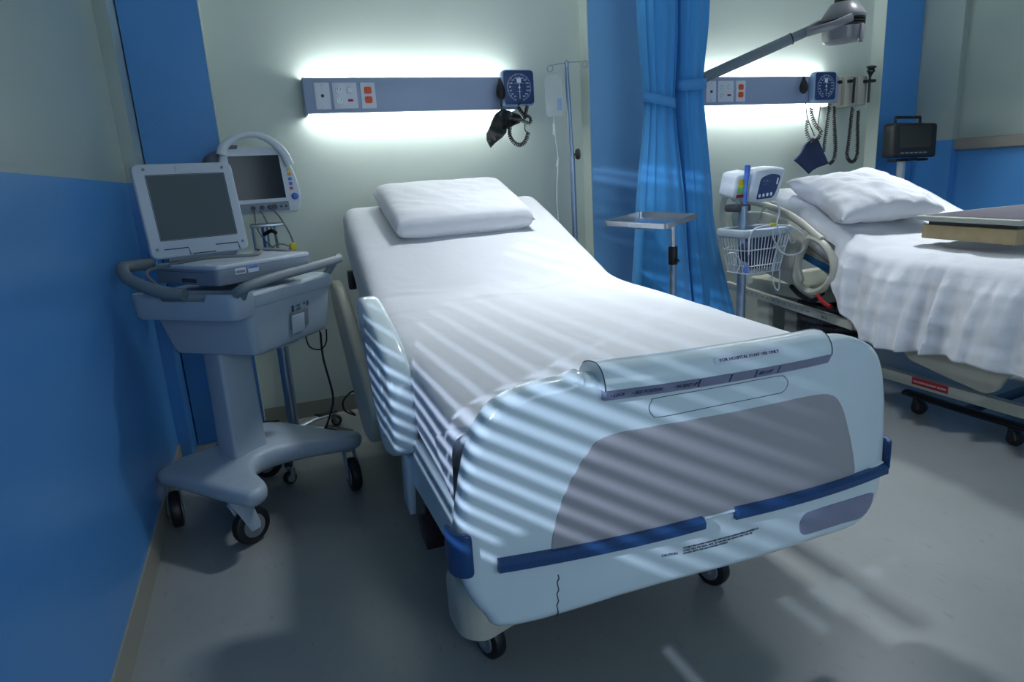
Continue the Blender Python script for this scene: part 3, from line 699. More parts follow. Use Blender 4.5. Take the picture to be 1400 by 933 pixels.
def mattress(rows, w_fn, cx_fn, th, rad, seed, wr=.004, ends=.05, creases=()):
    """rows: (y,z_top) along the length; closed rounded slab with wrinkles"""
    cl = smooth([Vector((0, y, z)) for y, z in rows], 22); g = G(); vv = []; M_ = 0
    N = len(cl); L = sum((b - a).length for a, b in zip(cl, cl[1:])); d = 0; rings = []
    for i, p in enumerate(cl):
        if i: d += (cl[i] - cl[i - 1]).length
        a = cl[max(i - 1, 0)]; b = cl[min(i + 1, N - 1)]; t = (b - a).normalized(); n = V(0, -t.z, t.y)
        e = min(d, L - d); q = 1.0
        rr = ends
        k = 1 - math.sqrt(max(0, 1 - (1 - min(e / rr, 1)) ** 2)) if e < rr else 0
        hw = w_fn(p.y) / 2 - k * rr * .8; ins = k * rr * .8
        ring = []
        pr = [(-1, -1), (1, -1), (1, 1), (-1, 1)]
        o = rp([(-hw, -th + ins), (hw, -th + ins), (hw, -ins), (-hw, -ins)], [rad * .6, rad * .6, rad, rad], 5)
        # subdivide top
        full = []
        for j, q0 in enumerate(o):
            q1 = o[(j + 1) % len(o)]; m_ = 1 + int((q1 - q0).length / .03)
            m_ = {5: 26, 11: 6, 17: 34, 23: 6}.get(j, 1)
            for s in range(m_): full.append(q0.lerp(q1, s / m_))
        for f_ in full:
            P = V(cx_fn(p.y) + f_.x, p.y, p.z) + n * f_.y
            dn = wr * (noise.noise(P * 5 + V(seed, 0, 0)) + .35 * noise.noise(V(P.x * 4 + P.y * 3, P.y * 12 - P.x * 3, P.z * 6) + V(seed, 4, 0)))
            for (yc, xa, xb, kx, am, wd_) in creases:
                if xa < P.x < xb:
                    e_ = math.sin((P.x - xa) / (xb - xa) * PI); q_ = (p.y - yc - kx * (P.x - xa) - .012 * math.sin(P.x * 19)) / wd_
                    dn += am * e_ * (math.exp(-q_ * q_) - .6 * math.exp(-(q_ + 1.8) ** 2))
            if f_.y > -.01: P += n * dn
            else: P.x += dn * .6 * math.copysign(1, f_.x)
            ring.append(P)
        rings.append(ring)
    M_ = len(rings[0]); vv = [p for r_ in rings for p in r_]
    ff = [(i * M_ + k, i * M_ + (k + 1) % M_, (i + 1) * M_ + (k + 1) % M_, (i + 1) * M_ + k) for i in range(N - 1) for k in range(M_)]
    ff += [tuple(range(M_)), tuple((N - 1) * M_ + k for k in range(M_))]
    return g.add(vv, ff)
rows = [(1.050, .672), (1.065, .688), (1.11, .696), (1.4, .708), (1.7, .722), (2.0, .732), (2.18, .745), (2.28, .775), (2.45, .845), (2.7, .945), (2.88, 1.012), (2.94, 1.032), (2.965, 1.035)]
mg = mattress(rows, lambda y: lerp(.98, .92, (y - 1.05) / 1.9), lambda y: bx(y), .19, .06, 3.0, .0045, ends=.025,
              creases=((2.10, .55, .86, -.16, .006, .016), (2.13, .80, 1.20, .03, .005, .014), (2.0, .30, .60, .05, .004, .018), (1.86, .30, .52, -.05, .004, .015), (2.22, .32, .62, .0, .004, .016), (2.33, 1.0, 1.25, -.1, .004, .014), (2.55, .40, .62, .2, .003, .014)))
ms = part('mattress', mg, M_sheet, angle=60)
tag(ms, 'mattress in a smooth white fitted sheet with its head end raised, nearer bed', 'mattress', 'hospital mattresses')

def pillow(c, xd, yd, L, W, T, mt, name, label, p=5.0, seed=0, wr=.004, sag=0.0, pinch=0.0):
    xd = Vector(xd).normalized(); yd = Vector(yd); yd = (yd - xd * yd.dot(xd)).normalized(); n = xd.cross(yd)
    N = 44; M_ = 34; vv = []; c = Vector(c)
    for side in (1, -1):
        for i in range(N + 1):
            for j in range(M_ + 1):
                u = -1 + 2 * i / N; v = -1 + 2 * j / M_
                e = max(0, 1 - abs(u) ** p) * max(0, 1 - abs(v) ** p)
                h = T / 2 * e ** .42
                cu = 1 - pinch * (abs(v) ** 2) * (1 - abs(u)) * 0 - pinch * (1 - abs(v) ** 2) * abs(u) ** 4 * 0
                su = u * (1 - pinch * (1 - v * v) * abs(u) ** 6 * -.0); sv = v
                X = u * L / 2 * (1 - pinch * .10 * (1 - v * v)) ; Y = v * W / 2 * (1 - pinch * .14 * (1 - u * u))
                P = c + xd * X + yd * Y + n * (side * h)
                q = P * 8 + V(seed, seed, 0)
                P += n * side * (wr * (noise.noise(q) + .7 * noise.noise(V(X * 10 + seed, Y * 32 + X * 14, 0)) + .5 * noise.noise(q * 2.3))) * min(1, e * 4)
                if side > 0 and sag: P -= n * sag * math.exp(-((u - .1) ** 2 * 3 + (v) ** 2 * 4))
                vv.append(P)
    K = (N + 1) * (M_ + 1); ff = []
    for s in (0, 1):
        for i in range(N):
            for j in range(M_):
                a = s * K + i * (M_ + 1) + j; ff.append((a, a + 1, a + M_ + 2, a + M_ + 1))
    g = G().add(vv, ff)
    b = bmesh.new(); me = bpy.data.meshes.new('x'); me.from_pydata([tuple(q) for q in g.v], [], g.f); b.from_mesh(me); bpy.data.meshes.remove(me)
    bmesh.ops.remove_doubles(b, verts=b.verts[:], dist=.0006); gg = G().bm(b)
    return tag(part(name, gg, mt, angle=70), label, 'pillow', 'bed pillows')
sl = V(0, 1, .385).normalized()
pillow((.803, 2.765, 1.018), (1, .03, 0), sl, .60, .42, .115, M_pillow, 'pillow', 'flat square-edged white pillow on the raised end of the nearer bed', p=9, seed=2, wr=.0045)

# ------------------------------------------------------------------ IV pole and bag
t = thing('iv_pole', 'thin steel drip stand beside the head of the nearer bed', 'drip stand', (1.505, 3.0, 0))
part('pole', G().cyl((1.505, 3.0, .05), (1.505, 3.0, 1.22), .013, seg=14).cyl((1.505, 3.0, 1.2), (1.490, 3.0, 1.63), .011, seg=12), M_bluesteel, t)
g = G()
for s, hx, hz in ((-1, 1.405, 1.612), (1, 1.592, 1.632)):
    g.tube([V(1.490, 3.0, 1.64), V(hx, 3.0, hz + .012)], .0022, 6); g.torus((hx, 3.0, hz), (0, 1, .3), .015, .0022, 20, 6)
g.lathe((1.490, 3.0, 1.62), (0, 0, 1), [(.013, 0), (.013, .02), (.004, .03)], 12)
part('hook_arm', g, M_steel, t)
part('height_knob', G().lathe((1.505, 3.0, 1.215), (.8, -.6, 0), [(.006, 0), (.006, .016), (.022, .018), (.026, .026), (.026, .036), (.018, .040)], 14), M_black, t)
g = G()
for k in range(5):
    a = 2 * PI * k / 5 + .3; g.tube([V(1.505, 3.0, .075), V(1.505 + math.cos(a) * .18, 3.0 + math.sin(a) * .18, .06)], (.012), 8)
part('foot_base', g, M_bluesteel, t)
for k in range(5):
    a = 2 * PI * k / 5 + .3; caster_wheel((1.505 + math.cos(a) * .18, 3.0 + math.sin(a) * .18, 0), .026, .018, a, parent=t)
t = thing('drip_bag', 'clear fluid bag with thin tubing hanging from the drip stand', 'drip bag', (1.405, 2.995, 1.4))
cb = (1.412, 2.992)
bagol = rp([(-.045, 0), (.045, 0), (.048, .17), (.02, .19), (-.02, .19), (-.048, .17)], .015)
def bagf(u, v, w_): return V(cb[0] + u, cb[1] - .006 + (w_ - .5 * .02) * math.cos(u * 25), 1.395 + v)
part('bag', G().plate(bagol, .02, bagf, r=.006, cu=8, cv=4), M_iv, t)
part('bag_label', G().b2((cb[0] + .012, cb[1] - .020, 1.42), (cb[0] + .034, cb[1] - .018, 1.475)), M_paleblue, t)
g = G(); g.tube(smooth([V(cb[0], cb[1], 1.395), V(cb[0] - .005, cb[1], 1.33), V(cb[0] + .012, cb[1], 1.2), V(cb[0] - .004, cb[1], 1.0), V(cb[0] + .01, cb[1], .8)]), .0022, 6)
g.cyl((cb[0] - .004, cb[1], 1.36), (cb[0] - .004, cb[1], 1.31), .008, seg=10); g.cyl((cb[0] + .01, cb[1], 1.19), (cb[0] + .006, cb[1], 1.16), .006, seg=8)
part('drip_line', g, M_tubeclear, t)

# ------------------------------------------------------------------ steel tray stand
t = thing('instrument_tray_stand', 'stainless steel instrument tray on a single post in front of the blue curtain', 'tray stand', (1.725, 2.47, 0))
A, B, Cc, D = V(1.46, 2.63, .905), V(1.62, 2.37, .888), V(1.93, 2.56, .905), V(1.77, 2.82, .922)
ex = (B - A); ey = (D - A); nrm_ = ex.cross(ey).normalized()
if nrm_.z < 0: nrm_ = -nrm_
def trf(u, v, w_): return A + ex * u + ey * v + nrm_ * w_
g = G(); rimo = rp([(0, 0), (1, 0), (1, 1), (0, 1)], .07, 5); rimi = rp([(.04, .035), (.96, .035), (.96, .965), (.04, .965)], .06, 5); N = len(rimo)
vv = []
for o, w_ in ((rimo, .0), (rimo, .004), (rimi, .004), (rimi, -.016), (rimo, -.018), (rimo, 0)):
    vv += [trf(p.x, p.y, w_) for p in o]
ff = [(k * N + i, k * N + (i + 1) % N, (k + 1) * N + (i + 1) % N, (k + 1) * N + i) for k in range(5) for i in range(N)]
ff.append(tuple(3 * N + i for i in range(N))); ff.append(tuple(4 * N + i for i in range(N))[::-1])
part('tray', g.add(vv, ff), M_chrome, t, 'shiny steel tray')
part('tray_label', G().add([trf(.40, -.006, z) for z in (-.015, -.002)] + [trf(.62, -.006, z) for z in (-.002, -.015)] + [trf(.40, -.001, z) for z in (-.015, -.002)] + [trf(.62, -.001, z) for z in (-.002, -.015)], [(0, 1, 2, 3), (7, 6, 5, 4), (0, 4, 5, 1), (1, 5, 6, 2), (2, 6, 7, 3), (3, 7, 4, 0)]), M_labelpale, t)
g = G(); g.cyl((1.725, 2.47, .04), (1.725, 2.47, .72), .015, seg=16)
part('post', g, M_bluesteel, t); part('inner_post', G().cyl((1.725, 2.47, .70), (1.725, 2.47, .875), .011, seg=14), M_chrome, t)
part('clamp', G().cyl((1.725, 2.47, .70), (1.725, 2.47, .78), .021, seg=16, bev=.003).cyl((1.725, 2.47, .72), (1.725, 2.43, .72), .007, seg=8), M_black, t)
part('support_arm', G().b2((1.58, 2.55, .868), (1.61, 2.60, .886), .003).tube([V(1.595, 2.57, .87), V(1.725, 2.49, .866)], .006, 8), M_steel, t)
g = G()
for a in (.4, 2.2, 3.6, 5.2): g.tube([V(1.725, 2.47, .06), V(1.725 + math.cos(a) * .22, 2.47 + math.sin(a) * .22, .05)], .013, 8)
part('foot_base', g, M_bluesteel, t)
for a in (.4, 2.2, 3.6, 5.2): caster_wheel((1.725 + math.cos(a) * .22, 2.47 + math.sin(a) * .22, 0), .022, .016, a, parent=t)

# ------------------------------------------------------------------ computer cart
cart = thing('computer_cart', 'pale grey rolling computer cart with a storage drawer, against the blue wall', 'computer cart', (-.10, 2.40, 0))
TH = .88; cu_ = V(math.cos(TH), math.sin(TH), 0); cv_ = V(-math.sin(TH), math.cos(TH), 0)
CB = V(-.051, 2.118, 0)                                  # near corner of the work surface
def cf(u, v, z): return CB + cu_ * u + cv_ * v + V(0, 0, z)
# base
bol = smooth([(-.435, 2.375), (-.40, 2.435), (-.34, 2.465), (-.26, 2.47), (-.21, 2.52), (-.20, 2.60), (-.16, 2.68), (-.08, 2.70), (-.01, 2.66), (.06, 2.58), (.16, 2.48), (.245, 2.425), (.262, 2.385), (.232, 2.352), (.10, 2.335), (-.02, 2.315), (-.10, 2.27), (-.115, 2.20), (-.085, 2.11), (-.095, 2.055), (-.14, 2.035), (-.20, 2.09), (-.28, 2.18), (-.38, 2.30)], 4, closed=True)
def bzf(u, v, w_):
    dx, dy = u + .12, v - 2.40; r = math.hypot(dx, dy)
    z = .176 + w_ * (1.0 + .45 * math.exp(-(r / .16) ** 2)) - .012 * min(1, (r / .3) ** 2)
    return V(u, v, z)
part('base', G().plate([(p.x, p.y) for p in bol], .058, bzf, r=.024, cu=14, cv=14, seg=4), M_cart, cart)
for (x, y, a) in ((-.152, 2.140, 2.2), (-.398, 2.385, .12), (.214, 2.370, .15), (-.095, 2.66, 1.2)):
    caster_wheel((x, y, 0), .064, .036, a, parent=cart, top=.180, fork=M_cart)
# column
cc = V(-.150, 2.355, 0); th2 = .62; cr = Matrix.Rotation(th2, 3, 'Z')
def colf(s, z): return [cc + cr @ V(a * .062 * s, b * .05 * s, 0) + V(0, 0, z) for a, b in ((-1, -1), (1, -1), (1, 1), (-1, 1))]
g = G(); vv = []
for s, z in ((1.12, .215), (1.04, .25), (1.0, .4), (.97, .64)):
    q = colf(s, z); o = rp([(p.x, p.y) for p in q], .012, 3); vv += [V(p.x, p.y, z) for p in o]
N = len(vv) // 4
g.add(vv, [(k * N + i, k * N + (i + 1) % N, (k + 1) * N + (i + 1) % N, (k + 1) * N + i) for k in range(3) for i in range(N)] + [tuple(range(N)), tuple(3 * N + i for i in range(N))])
part('column', g, M_cart, cart)
# drawer box, tapered below
def loft(levels, cap=True):
    """levels: (z, [(u,v)...] rounded outline) in cart coordinates"""
    N = len(levels[0][1]); vv = []
    for z, o in levels: vv += [cf(p.x, p.y, z) for p in o]
    K = len(levels)
    return G().add(vv, [(k * N + i, k * N + (i + 1) % N, (k + 1) * N + (i + 1) % N, (k + 1) * N + i) for k in range(K - 1) for i in range(N)] + [tuple(range(N)), tuple((K - 1) * N + i for i in range(N))])
def rect(u0, v0, u1, v1, r=.03): return rp([(u0, v0), (u1, v0), (u1, v1), (u0, v1)], r, 5)
dw = part('drawer', loft([(.612, rect(.06, .05, .40, .34)), (.622, rect(.035, .03, .425, .365)), (.64, rect(.028, .022, .432, .375)), (.778, rect(.006, .006, .448, .405))]), M_cart, cart)
g = loft([(.778, rect(.0, .0, .452, .41)), (.783, rect(-.004, -.004, .456, .416)), (.815, rect(-.006, -.006, .458, .42)), (.826, rect(.004, .004, .448, .41))])
part('work_surface', g, M_cart, cart)
# side tray towards the wall
g = G(); o = rp([(-.060, .00), (.02, -.01), (.02, .41), (-.050, .42), (-.0525, .30), (-.053, .285), (-.057, .115), (-.0575, .10)], [.03, .01, .01, .03, 0, 0, 0, 0], 5)
vv = []; N = len(o)
def sc_(o, k, c=(-.02, .22)): return [Vector((c[0] + (p.x - c[0]) * k, c[1] + (p.y - c[1]) * (1 - (1 - k) * .3))) for p in o]
lv = [(.752, sc_(o, .80)), (.762, sc_(o, .93)), (.826, o), (.834, sc_(o, .97)), (.826, sc_(o, .86)), (.80, sc_(o, .80))]
for z, oo in lv: vv += [cf(p.x, p.y, z - (.022 if (z > .82 and .11 < p.y < .29 and p.x < -.03) else 0)) for p in oo]
g.add(vv, [(k * N + i, k * N + (i + 1) % N, (k + 1) * N + (i + 1) % N, (k + 1) * N + i) for k in range(5) for i in range(N)] + [tuple(range(N)), tuple(5 * N + i for i in range(N))])
part('side_tray', g, M_cart, cart)
# drawer latch recess, label, underside catch
g = G(); g.plate(rp([(.195, .665), (.295, .665), (.295, .725), (.195, .725)], .006), .002, lambda u, v, w_: cf(u, (.778 - v) * .115 + .004 - w_ - .0015, v), r=.0005)
part('latch_recess', g, M_cartdark, dw, 'darker latch recess')
g = G(); g.plate(rp([(.20, .650), (.268, .650), (.268, .713), (.20, .713)], .004), .004, lambda u, v, w_: cf(u, (.778 - v) * .115 + .003 - w_ - .0015, v), r=.001); part('latch', g, M_cart, dw)
g = G(); g.b2((0, 0, 0), (.1, .02, .02), .004)
g.v = [cf(.19 + p.x, .06 + p.y, .602 + p.z) for p in g.v]; part('release_catch', g, M_laptoplid, dw)
def lab(u, v, w_): return cf(.205 + u, (.778 - (.738 + v)) * .115 + .002 - w_ - .001, .738 + v)
text('drawer_lettering', '\u25a0 \u2013 ON\n\u25a0 \u2013 OFF', .013, lab, M_ink, dw, spacing=.9)
text('drawer_lettering', '^ 8', .026, lambda u, v, w_: lab(u + .062, v - .006, w_), M_ink, dw)
# handle
g = G(); hp = smooth([cf(-.05, .0, .835), cf(-.04, -.030, .852), cf(.05, -.045, .864), cf(.25, -.045, .868), cf(.43, -.04, .872), cf(.475, -.02, .875)], 6)
g.tube(hp, .0155, 12); g.tube([cf(-.02, .02, .80), cf(-.02, -.01, .85)], .016, 10); g.tube([cf(.44, .03, .80), cf(.455, -.02, .87)], .014, 10)
part('front_handle', g, M_cartdark, cart, 'rounded grey green bar handle')
g = G(); hp = smooth([cf(-.06, .18, .835), cf(-.075, .27, .85), cf(-.075, .37, .885), cf(-.045, .425, .915), cf(.0, .44, .918), cf(.08, .44, .915)], 6)
g.tube(hp, .019, 12); part('side_handle', g, M_cartdark, cart, 'dark grey side grip')
# laptop on the cart
lt = thing('laptop', 'open grey rugged laptop with a blank screen on the cart', 'laptop', (-.1, 2.3, .83))
LT = .63; lu = V(math.cos(LT), math.sin(LT), 0); lv_ = V(-math.sin(LT), math.cos(LT), 0); LC = V(-.125, 2.105, 0)
def lf(u, v, z): return LC + lu * u + lv_ * v + V(0, 0, z)
W_, D_ = .355, .335
g = G(); g.plate(rp([(0, 0), (W_, 0), (W_, D_), (0, D_)], .02), .050, lambda u, v, w_: lf(u, v, .858 + w_), r=.006)
lb = part('base', g, M_laptopgrey, lt)
g = G(); g.plate(rp([(-.001, -.001), (W_ + .001, -.001), (W_ + .001, D_ + .001), (-.001, D_ + .001)], .022), .014, lambda u, v, w_: lf(u, v, .905 + w_), r=.005); part('palm_rest', g, M_laptoplid, lb)
g = G()
g.plate([(0, 0), (.001, 0), (.001, .010), (0, .010)], .0, lambda u, v, w_: lf(u, v, .9)) if False else None
g.b2((0, 0, 0), (.0012, .24, .0014)); g.v = [lf(p.x - .001, .05 + p.y, .898 + p.z) for p in g.v]
h_ = G().b2((0, 0, 0), (.003, .075, .012), .001); g.add([lf(p.x - .002, .11 + p.y, .866 + p.z) for p in h_.v], h_.f)
part('drive_bay', g, M_darkgrey, lb)
for u0, m_ in ((.06, M_labelpale), (.105, M_labelpale)):
    h_ = G().b2((0, 0, 0), (.038, .001, .018)); part('sticker', G().add([lf(u0 + p.x, -.0015 + p.y, .885 + p.z) for p in h_.v], h_.f), m_, lb)
h_ = G().b2((0, 0, 0), (.030, .001, .008)); part('sticker_print', G().add([lf(.064 + p.x, -.0022 + p.y, .889 + p.z) for p in h_.v], h_.f), M_label, lb)
h_ = G().b2((0, 0, 0), (.034, .001, .006)); part('sticker_print', G().add([lf(.107 + p.x, -.0022 + p.y, .897 + p.z) for p in h_.v], h_.f), M_btnblue, lb)
# lid
ld = V(0, 0, 1) * math.cos(.03) + lv_ * math.sin(.03); lnrm = lu.cross(ld)
LO = V(-.318, 2.352, .934)
lu2 = V(math.cos(.42), math.sin(.42), 0); ld = V(0, 0, 1) * math.cos(.16) + V(-math.sin(.42), math.cos(.42), 0) * math.sin(.16); lnrm = lu2.cross(ld).normalized()
LW, LH = .318, .302
def lidf(u, v, w_): return LO + lu2 * u + ld * v + lnrm * w_
g = G(); g.plate(rp([(0, 0), (LW, 0), (LW, LH), (0, LH)], .024), .022, lambda u, v, w_: lidf(u, v, w_ - .022), r=.006)
lid = part('lid', g, M_laptoplid, lt)
g = G(); g.plate(rp([(.038, .058), (LW - .035, .058), (LW - .035, LH - .038), (.038, LH - .038)], .003), .001, lambda u, v, w_: lidf(u, v, w_ - .0004)); part('screen', g, M_screen, lid, 'blank dark grey green screen')
g = G(); so = rp([(.036, .056), (LW - .033, .056), (LW - .033, LH - .036), (.036, LH - .036)], .004, 3); g.tube([lidf(p.x, p.y, .0005) for p in so], .0011, 5, closed=True); part('screen_seal', g, M_darkgrey, lid)
g = G(); g.plate(rp([(.13, LH - .030), (.185, LH - .030), (.185, LH - .010), (.13, LH - .010)], .002), .003, lambda u, v, w_: lidf(u, v, w_ - .001), r=.001); part('lid_latch', g, M_laptoplid, lid)
g = G()
for u, v in ((.035, LH - .018), (LW - .035, LH - .018), (.02, .03), (LW - .02, .03)):
    g.cyl(lidf(u, v, -.002), lidf(u, v, .002), .005, seg=10)
part('rubber_stud', g, M_laptopgrey, lid)
g = G()
for u0, u1 in ((.04, .115), (.205, .28)):
    g.tube([lidf(u0, .028, .001), lidf(u1, .028, .001), lidf(u1 + .004, .004, .001)], .0016, 5)
g.tube([lidf(.125, .006, .001), lidf(.20, .006, .001)], .0016, 5)
part('hinge_gap', g, M_ink, lid)
g = G(); g.cyl(lidf(.05, -.004, -.014), lidf(.27, -.004, -.014), .009, seg=12); g.tube([lidf(.08, -.004, -.014), lf(.06, D_ - .01, .915)], .007, 8); g.tube([lidf(.24, -.004, -.014), lf(.26, D_ - .01, .915)], .007, 8)
part('hinge', g, M_laptopgrey, lid)
# cable lying over laptop
g = G(); g.tube(smooth([cf(-.07, .25, .85), V(-.335, 2.30, .90), V(-.27, 2.30, .918), lf(.08, .16, .931), lf(.20, .10, .926), lf(.30, .19, .926), lf(.345, .26, .928), V(.11, 2.62, .90), V(.10, 2.72, .86)], 8), .0052, 7)
tag(part('power_cable', g, M_cable), 'thick grey cable lying across the laptop base', 'cable')
g = G(); g.tube(smooth([Oy(u, v, 2.75) for u, v in ((438, 455), (442, 490), (455, 540), (452, 565), (443, 592))], 8), .0045, 6)
g.tube(smooth([Oy(u, v, 2.75) for u, v in ((418, 462), (424, 475), (438, 478), (446, 468), (446, 450))], 8), .003, 6); g.tube(smooth([Oy(u, v, 2.75) for u, v in ((438, 455), (430, 445), (418, 462))], 6), .003, 6)
tag(part('hanging_cable', g, M_black), 'black cable hanging down behind the cart to the floor', 'cable')
g = G(); g.tube(smooth([V(.30, 3.10, .07), Oy(486, 568, 3.1), Oy(472, 562, 3.1), Oy(469, 550, 3.1), Oy(478, 538, 3.1), Oy(490, 532, 3.05)], 8), .0045, 6)
tag(part('looped_cable', g, M_black), 'short black cable loop behind the nearer bed by the baseboard', 'cable')

# ------------------------------------------------------------------ patient monitor on rolling stand
pm = thing('patient_monitor', 'white patient monitor with carry handle and coloured keys behind the cart', 'patient monitor', (.03, 2.95, 1.0))
def mf(u, v, w_):  # u across from left edge, v up
    a = .20; return V(-.095, 2.885, 1.035) + V(math.cos(a), math.sin(a), 0) * u + (V(0, 0, 1) * math.cos(.06) + V(-math.sin(a), math.cos(a), 0) * math.sin(.06)) * v + V(math.sin(a), -math.cos(a), 0) * w_
mo = rp([(.015, .005), (.285, .0), (.305, .06), (.292, .16), (.262, .235), (.225, .27), (.02, .27), (-.005, .20)], [.015, .02, .05, .05, .05, .02, .03, .05], 6)
body = part('front_housing', G().plate(mo, .035, lambda u, v, w_: mf(u, v, w_ - .035), r=.010), M_monitor, pm)
part('rear_housing', G().plate(rp([(-.05, .05), (.24, .02), (.25, .24), (.02, .27), (-.045, .24)], .03), .10, lambda u, v, w_: mf(u, v, w_ - .135), r=.02), M_monitordark, pm)
part('screen', G().plate(rp([(.035, .062), (.238, .062), (.232, .235), (.035, .235)], .004), .002, lambda u, v, w_: mf(u, v, w_ - .0004)), M_screengloss, body, 'dark glossy screen')
hpx = smooth([Oy(u, v, 2.89 + (u - 300) * .0004) for u, v in ((303, 212), (306, 200), (320, 189), (338, 184), (356, 186), (373, 195), (388, 210), (396, 226))], 5)
hr = [lerp(.020, .013, min(1, k / 12)) if k < 18 else lerp(.013, .020, (k - 18) / (len(hpx) - 19)) for k in range(len(hpx))]
g = G(); g.tube(hpx, [(r_, .016) for r_ in hr], 12, flat=(0, 0, 1))
part('carry_handle', g, M_monitor, pm)
g = G(); g.plate(rp([(.02, .262), (.075, .262), (.080, .276), (.03, .280)], .004), .004, lambda u, v, w_: mf(u, v, w_ + .000)); part('badge', g, M_monitordark, body)
for k, (m_, v) in enumerate(((M_green, .197), (M_yellow, .176), (M_orange, .156), (M_btnblue, .137), (M_btnblue, .118), (M_btnred, .099))):
    part('key', G().plate(rp([(.258, v - .006), (.272, v - .006), (.272, v + .006), (.258, v + .006)], .002), .004, lambda u, vv_, w_: mf(u, vv_, w_ - .001), r=.001), m_, body)
part('dial_knob', G().lathe(mf(.274, .066, -.002), mf(.274, .066, 1) - mf(.274, .066, 0), [(.014, 0), (.014, .012), (.010, .018), (.002, .019)], 18), M_btnblue, body, 'blue turning knob')
cs = part('connector_panel', G().plate(rp([(.04, .008), (.245, .010), (.245, .048), (.04, .046)], .003), .003, lambda u, v, w_: mf(u, v, w_ - .001)), M_laptopgrey, body)
g = G()
for u in (.10, .135, .165): g.cyl(mf(u, .028, 0), mf(u, .028, .010), .009, seg=12)
g.cyl(mf(.185, .028, 0), mf(.185, .028, .008), .011, seg=14); g.cyl(mf(.212, .028, 0), mf(.212, .028, .004), .005, seg=10); g.cyl(mf(.232, .028, 0), mf(.232, .028, .004), .005, seg=10)
part('connector', g, M_darkgrey, cs)
g = G()
g.tube(smooth([mf(.165, .028, .012), mf(.19, -.01, .03), mf(.215, -.07, .04), mf(.228, -.12, .04), V(.135, 2.84, .885)], 8), .0035, 6)
g.tube(smooth([mf(.125, .02, .012), mf(.145, -.04, .02), mf(.17, -.10, .02), V(.07, 2.85, .87), V(.03, 2.85, .89), V(.0, 2.84, .875)], 8), .0028, 6)
g.tube(smooth([mf(.10, .02, .012), mf(.10, -.05, .015), mf(.12, -.10, .02), V(.06, 2.84, .90), V(.09, 2.83, .875), V(.12, 2.83, .90), V(.08, 2.84, .915), V(.02, 2.84, .89)], 8), .0028, 6)
part('lead', g, M_cable, pm); part('lead_clip', G().box((.133, 2.84, .900), (.026, .018, .03), .005, rz=.3), M_yellow, pm, 'yellow clip')

ms_ = thing('monitor_stand', 'silver five legged rolling stand with black foot pads under the patient monitor', 'rolling stand', (.03, 2.93, 0))
part('pole', G().cyl((.035, 2.93, .10), (.035, 2.93, .80), .024, seg=16).cyl((.035, 2.93, .8), (.035, 2.93, .99), .014, seg=12), M_bluesteel, ms_)
g = G(); g.b2((-.02, 2.86, .985), (.11, 2.99, .998), .003); g.cyl((.075, 2.92, .86), (.075, 2.92, .99), .006, seg=8); g.cyl((-.01, 2.92, .86), (-.01, 2.92, .99), .006, seg=8); part('shelf', g, M_steel, ms_)
part('clamp_lever', G().tube([V(.03, 2.9, .955), V(.06, 2.87, .97), V(.075, 2.85, .96)], .008, 8), M_black, ms_)
legs = [(-.29, 2.93), (-.013, 2.545), (.27, 2.80), (.235, 3.12), (-.10, 3.14)]
for x, y in legs:
    d = V(x - .035, y - 2.93, 0); c0 = V(.035, 2.93, .085); e = c0 + d - V(0, 0, .022)
    lg = part('leg', G().tube([c0, c0 + d * .45 + V(0, 0, .002), e], [(.020, .016), (.017, .013), (.012, .010)], 10, flat=(d.y, -d.x, 0)), M_chrome, ms_)
    a = c0 + d * .55 + V(0, 0, .010); part('foot_pad', G().tube([a, e + V(0, 0, .010)], [(.020, .007), (.016, .006)], 10, flat=(d.y, -d.x, 0)), M_black, lg, 'black pad')
    caster_wheel((x, y, 0), .026, .024, math.atan2(d.y, d.x) + .6, parent=ms_, top=.062)

# ------------------------------------------------------------------ bed 2
bed2 = thing('hospital_bed', 'beige hospital bed with a looped side rail, half hidden by a hanging sheet', 'hospital bed', (2.95, 1.9, 0), 'hospital beds')
X2 = 2.46
def bar(p, q, h, th, x, m_, nm, lb=None, par=bed2):
    (y0, z0_), (y1, z1_) = p, q
    P = [(x, y0, z0_), (x, y0, z0_ + h), (x, y1, z1_ + h), (x, y1, z1_)]; Q = [(a + th, b, c) for a, b, c in P]
    return part(nm, G().add(P + Q, [(0, 1, 2, 3), (7, 6, 5, 4), (0, 4, 5, 1), (1, 5, 6, 2), (2, 6, 7, 3), (3, 7, 4, 0)]), m_, par, lb)
a = Ox(991, 389, X2); b = Ox(1165, 446, X2)
fr = bar((a.y, a.z - .02), (b.y, b.z - .02), .036, .03, X2, M_beigemetal, 'upper_frame_rail')
bar((b.y, b.z - .02), (1.0, .345), .036, .03, X2 + .01, M_beigemetal, 'upper_frame_rail')
g = G()
for k in range(14):
    t_ = .12 + k * .045; y = lerp(a.y, b.y, t_); z = lerp(a.z, b.z, t_)
    g.cyl((X2 - .0008, y, z), (X2 + .002, y, z), .0035, seg=8)
part('bolt_hole', g, M_darkgrey, fr)
text('rail_lettering', 'N-S', .022, lambda u, v, w_: V(X2 - .0012 - w_, lerp(a.y, b.y, .80) - u, lerp(a.z, b.z, .80) + v - .010 - u * .08), M_ink, fr)
bar((3.0, .14), (.95, .135), .045, .035, 2.56, M_beigemetal, 'lower_frame_rail')
rr_ = bar((1.90, .150), (1.74, .149), .032, .002, 2.5575, M_redlabel, 'warning_sticker', 'red warning sticker')
text('sticker_lettering', 'CAUTION DO NOT STAND', .012, lambda u, v, w_: V(2.557 - w_, 1.895 - u, .160 + v), M_inkw, rr_)
part('deck', G().b2((2.50, .95, .46), (3.38, 2.2, .53), .01), M_beige, bed2)
g = G(); P = [V(x, 2.15, .50) for x in (2.50, 3.36)] + [V(x, 2.72, .77) for x in (3.36, 2.50)]
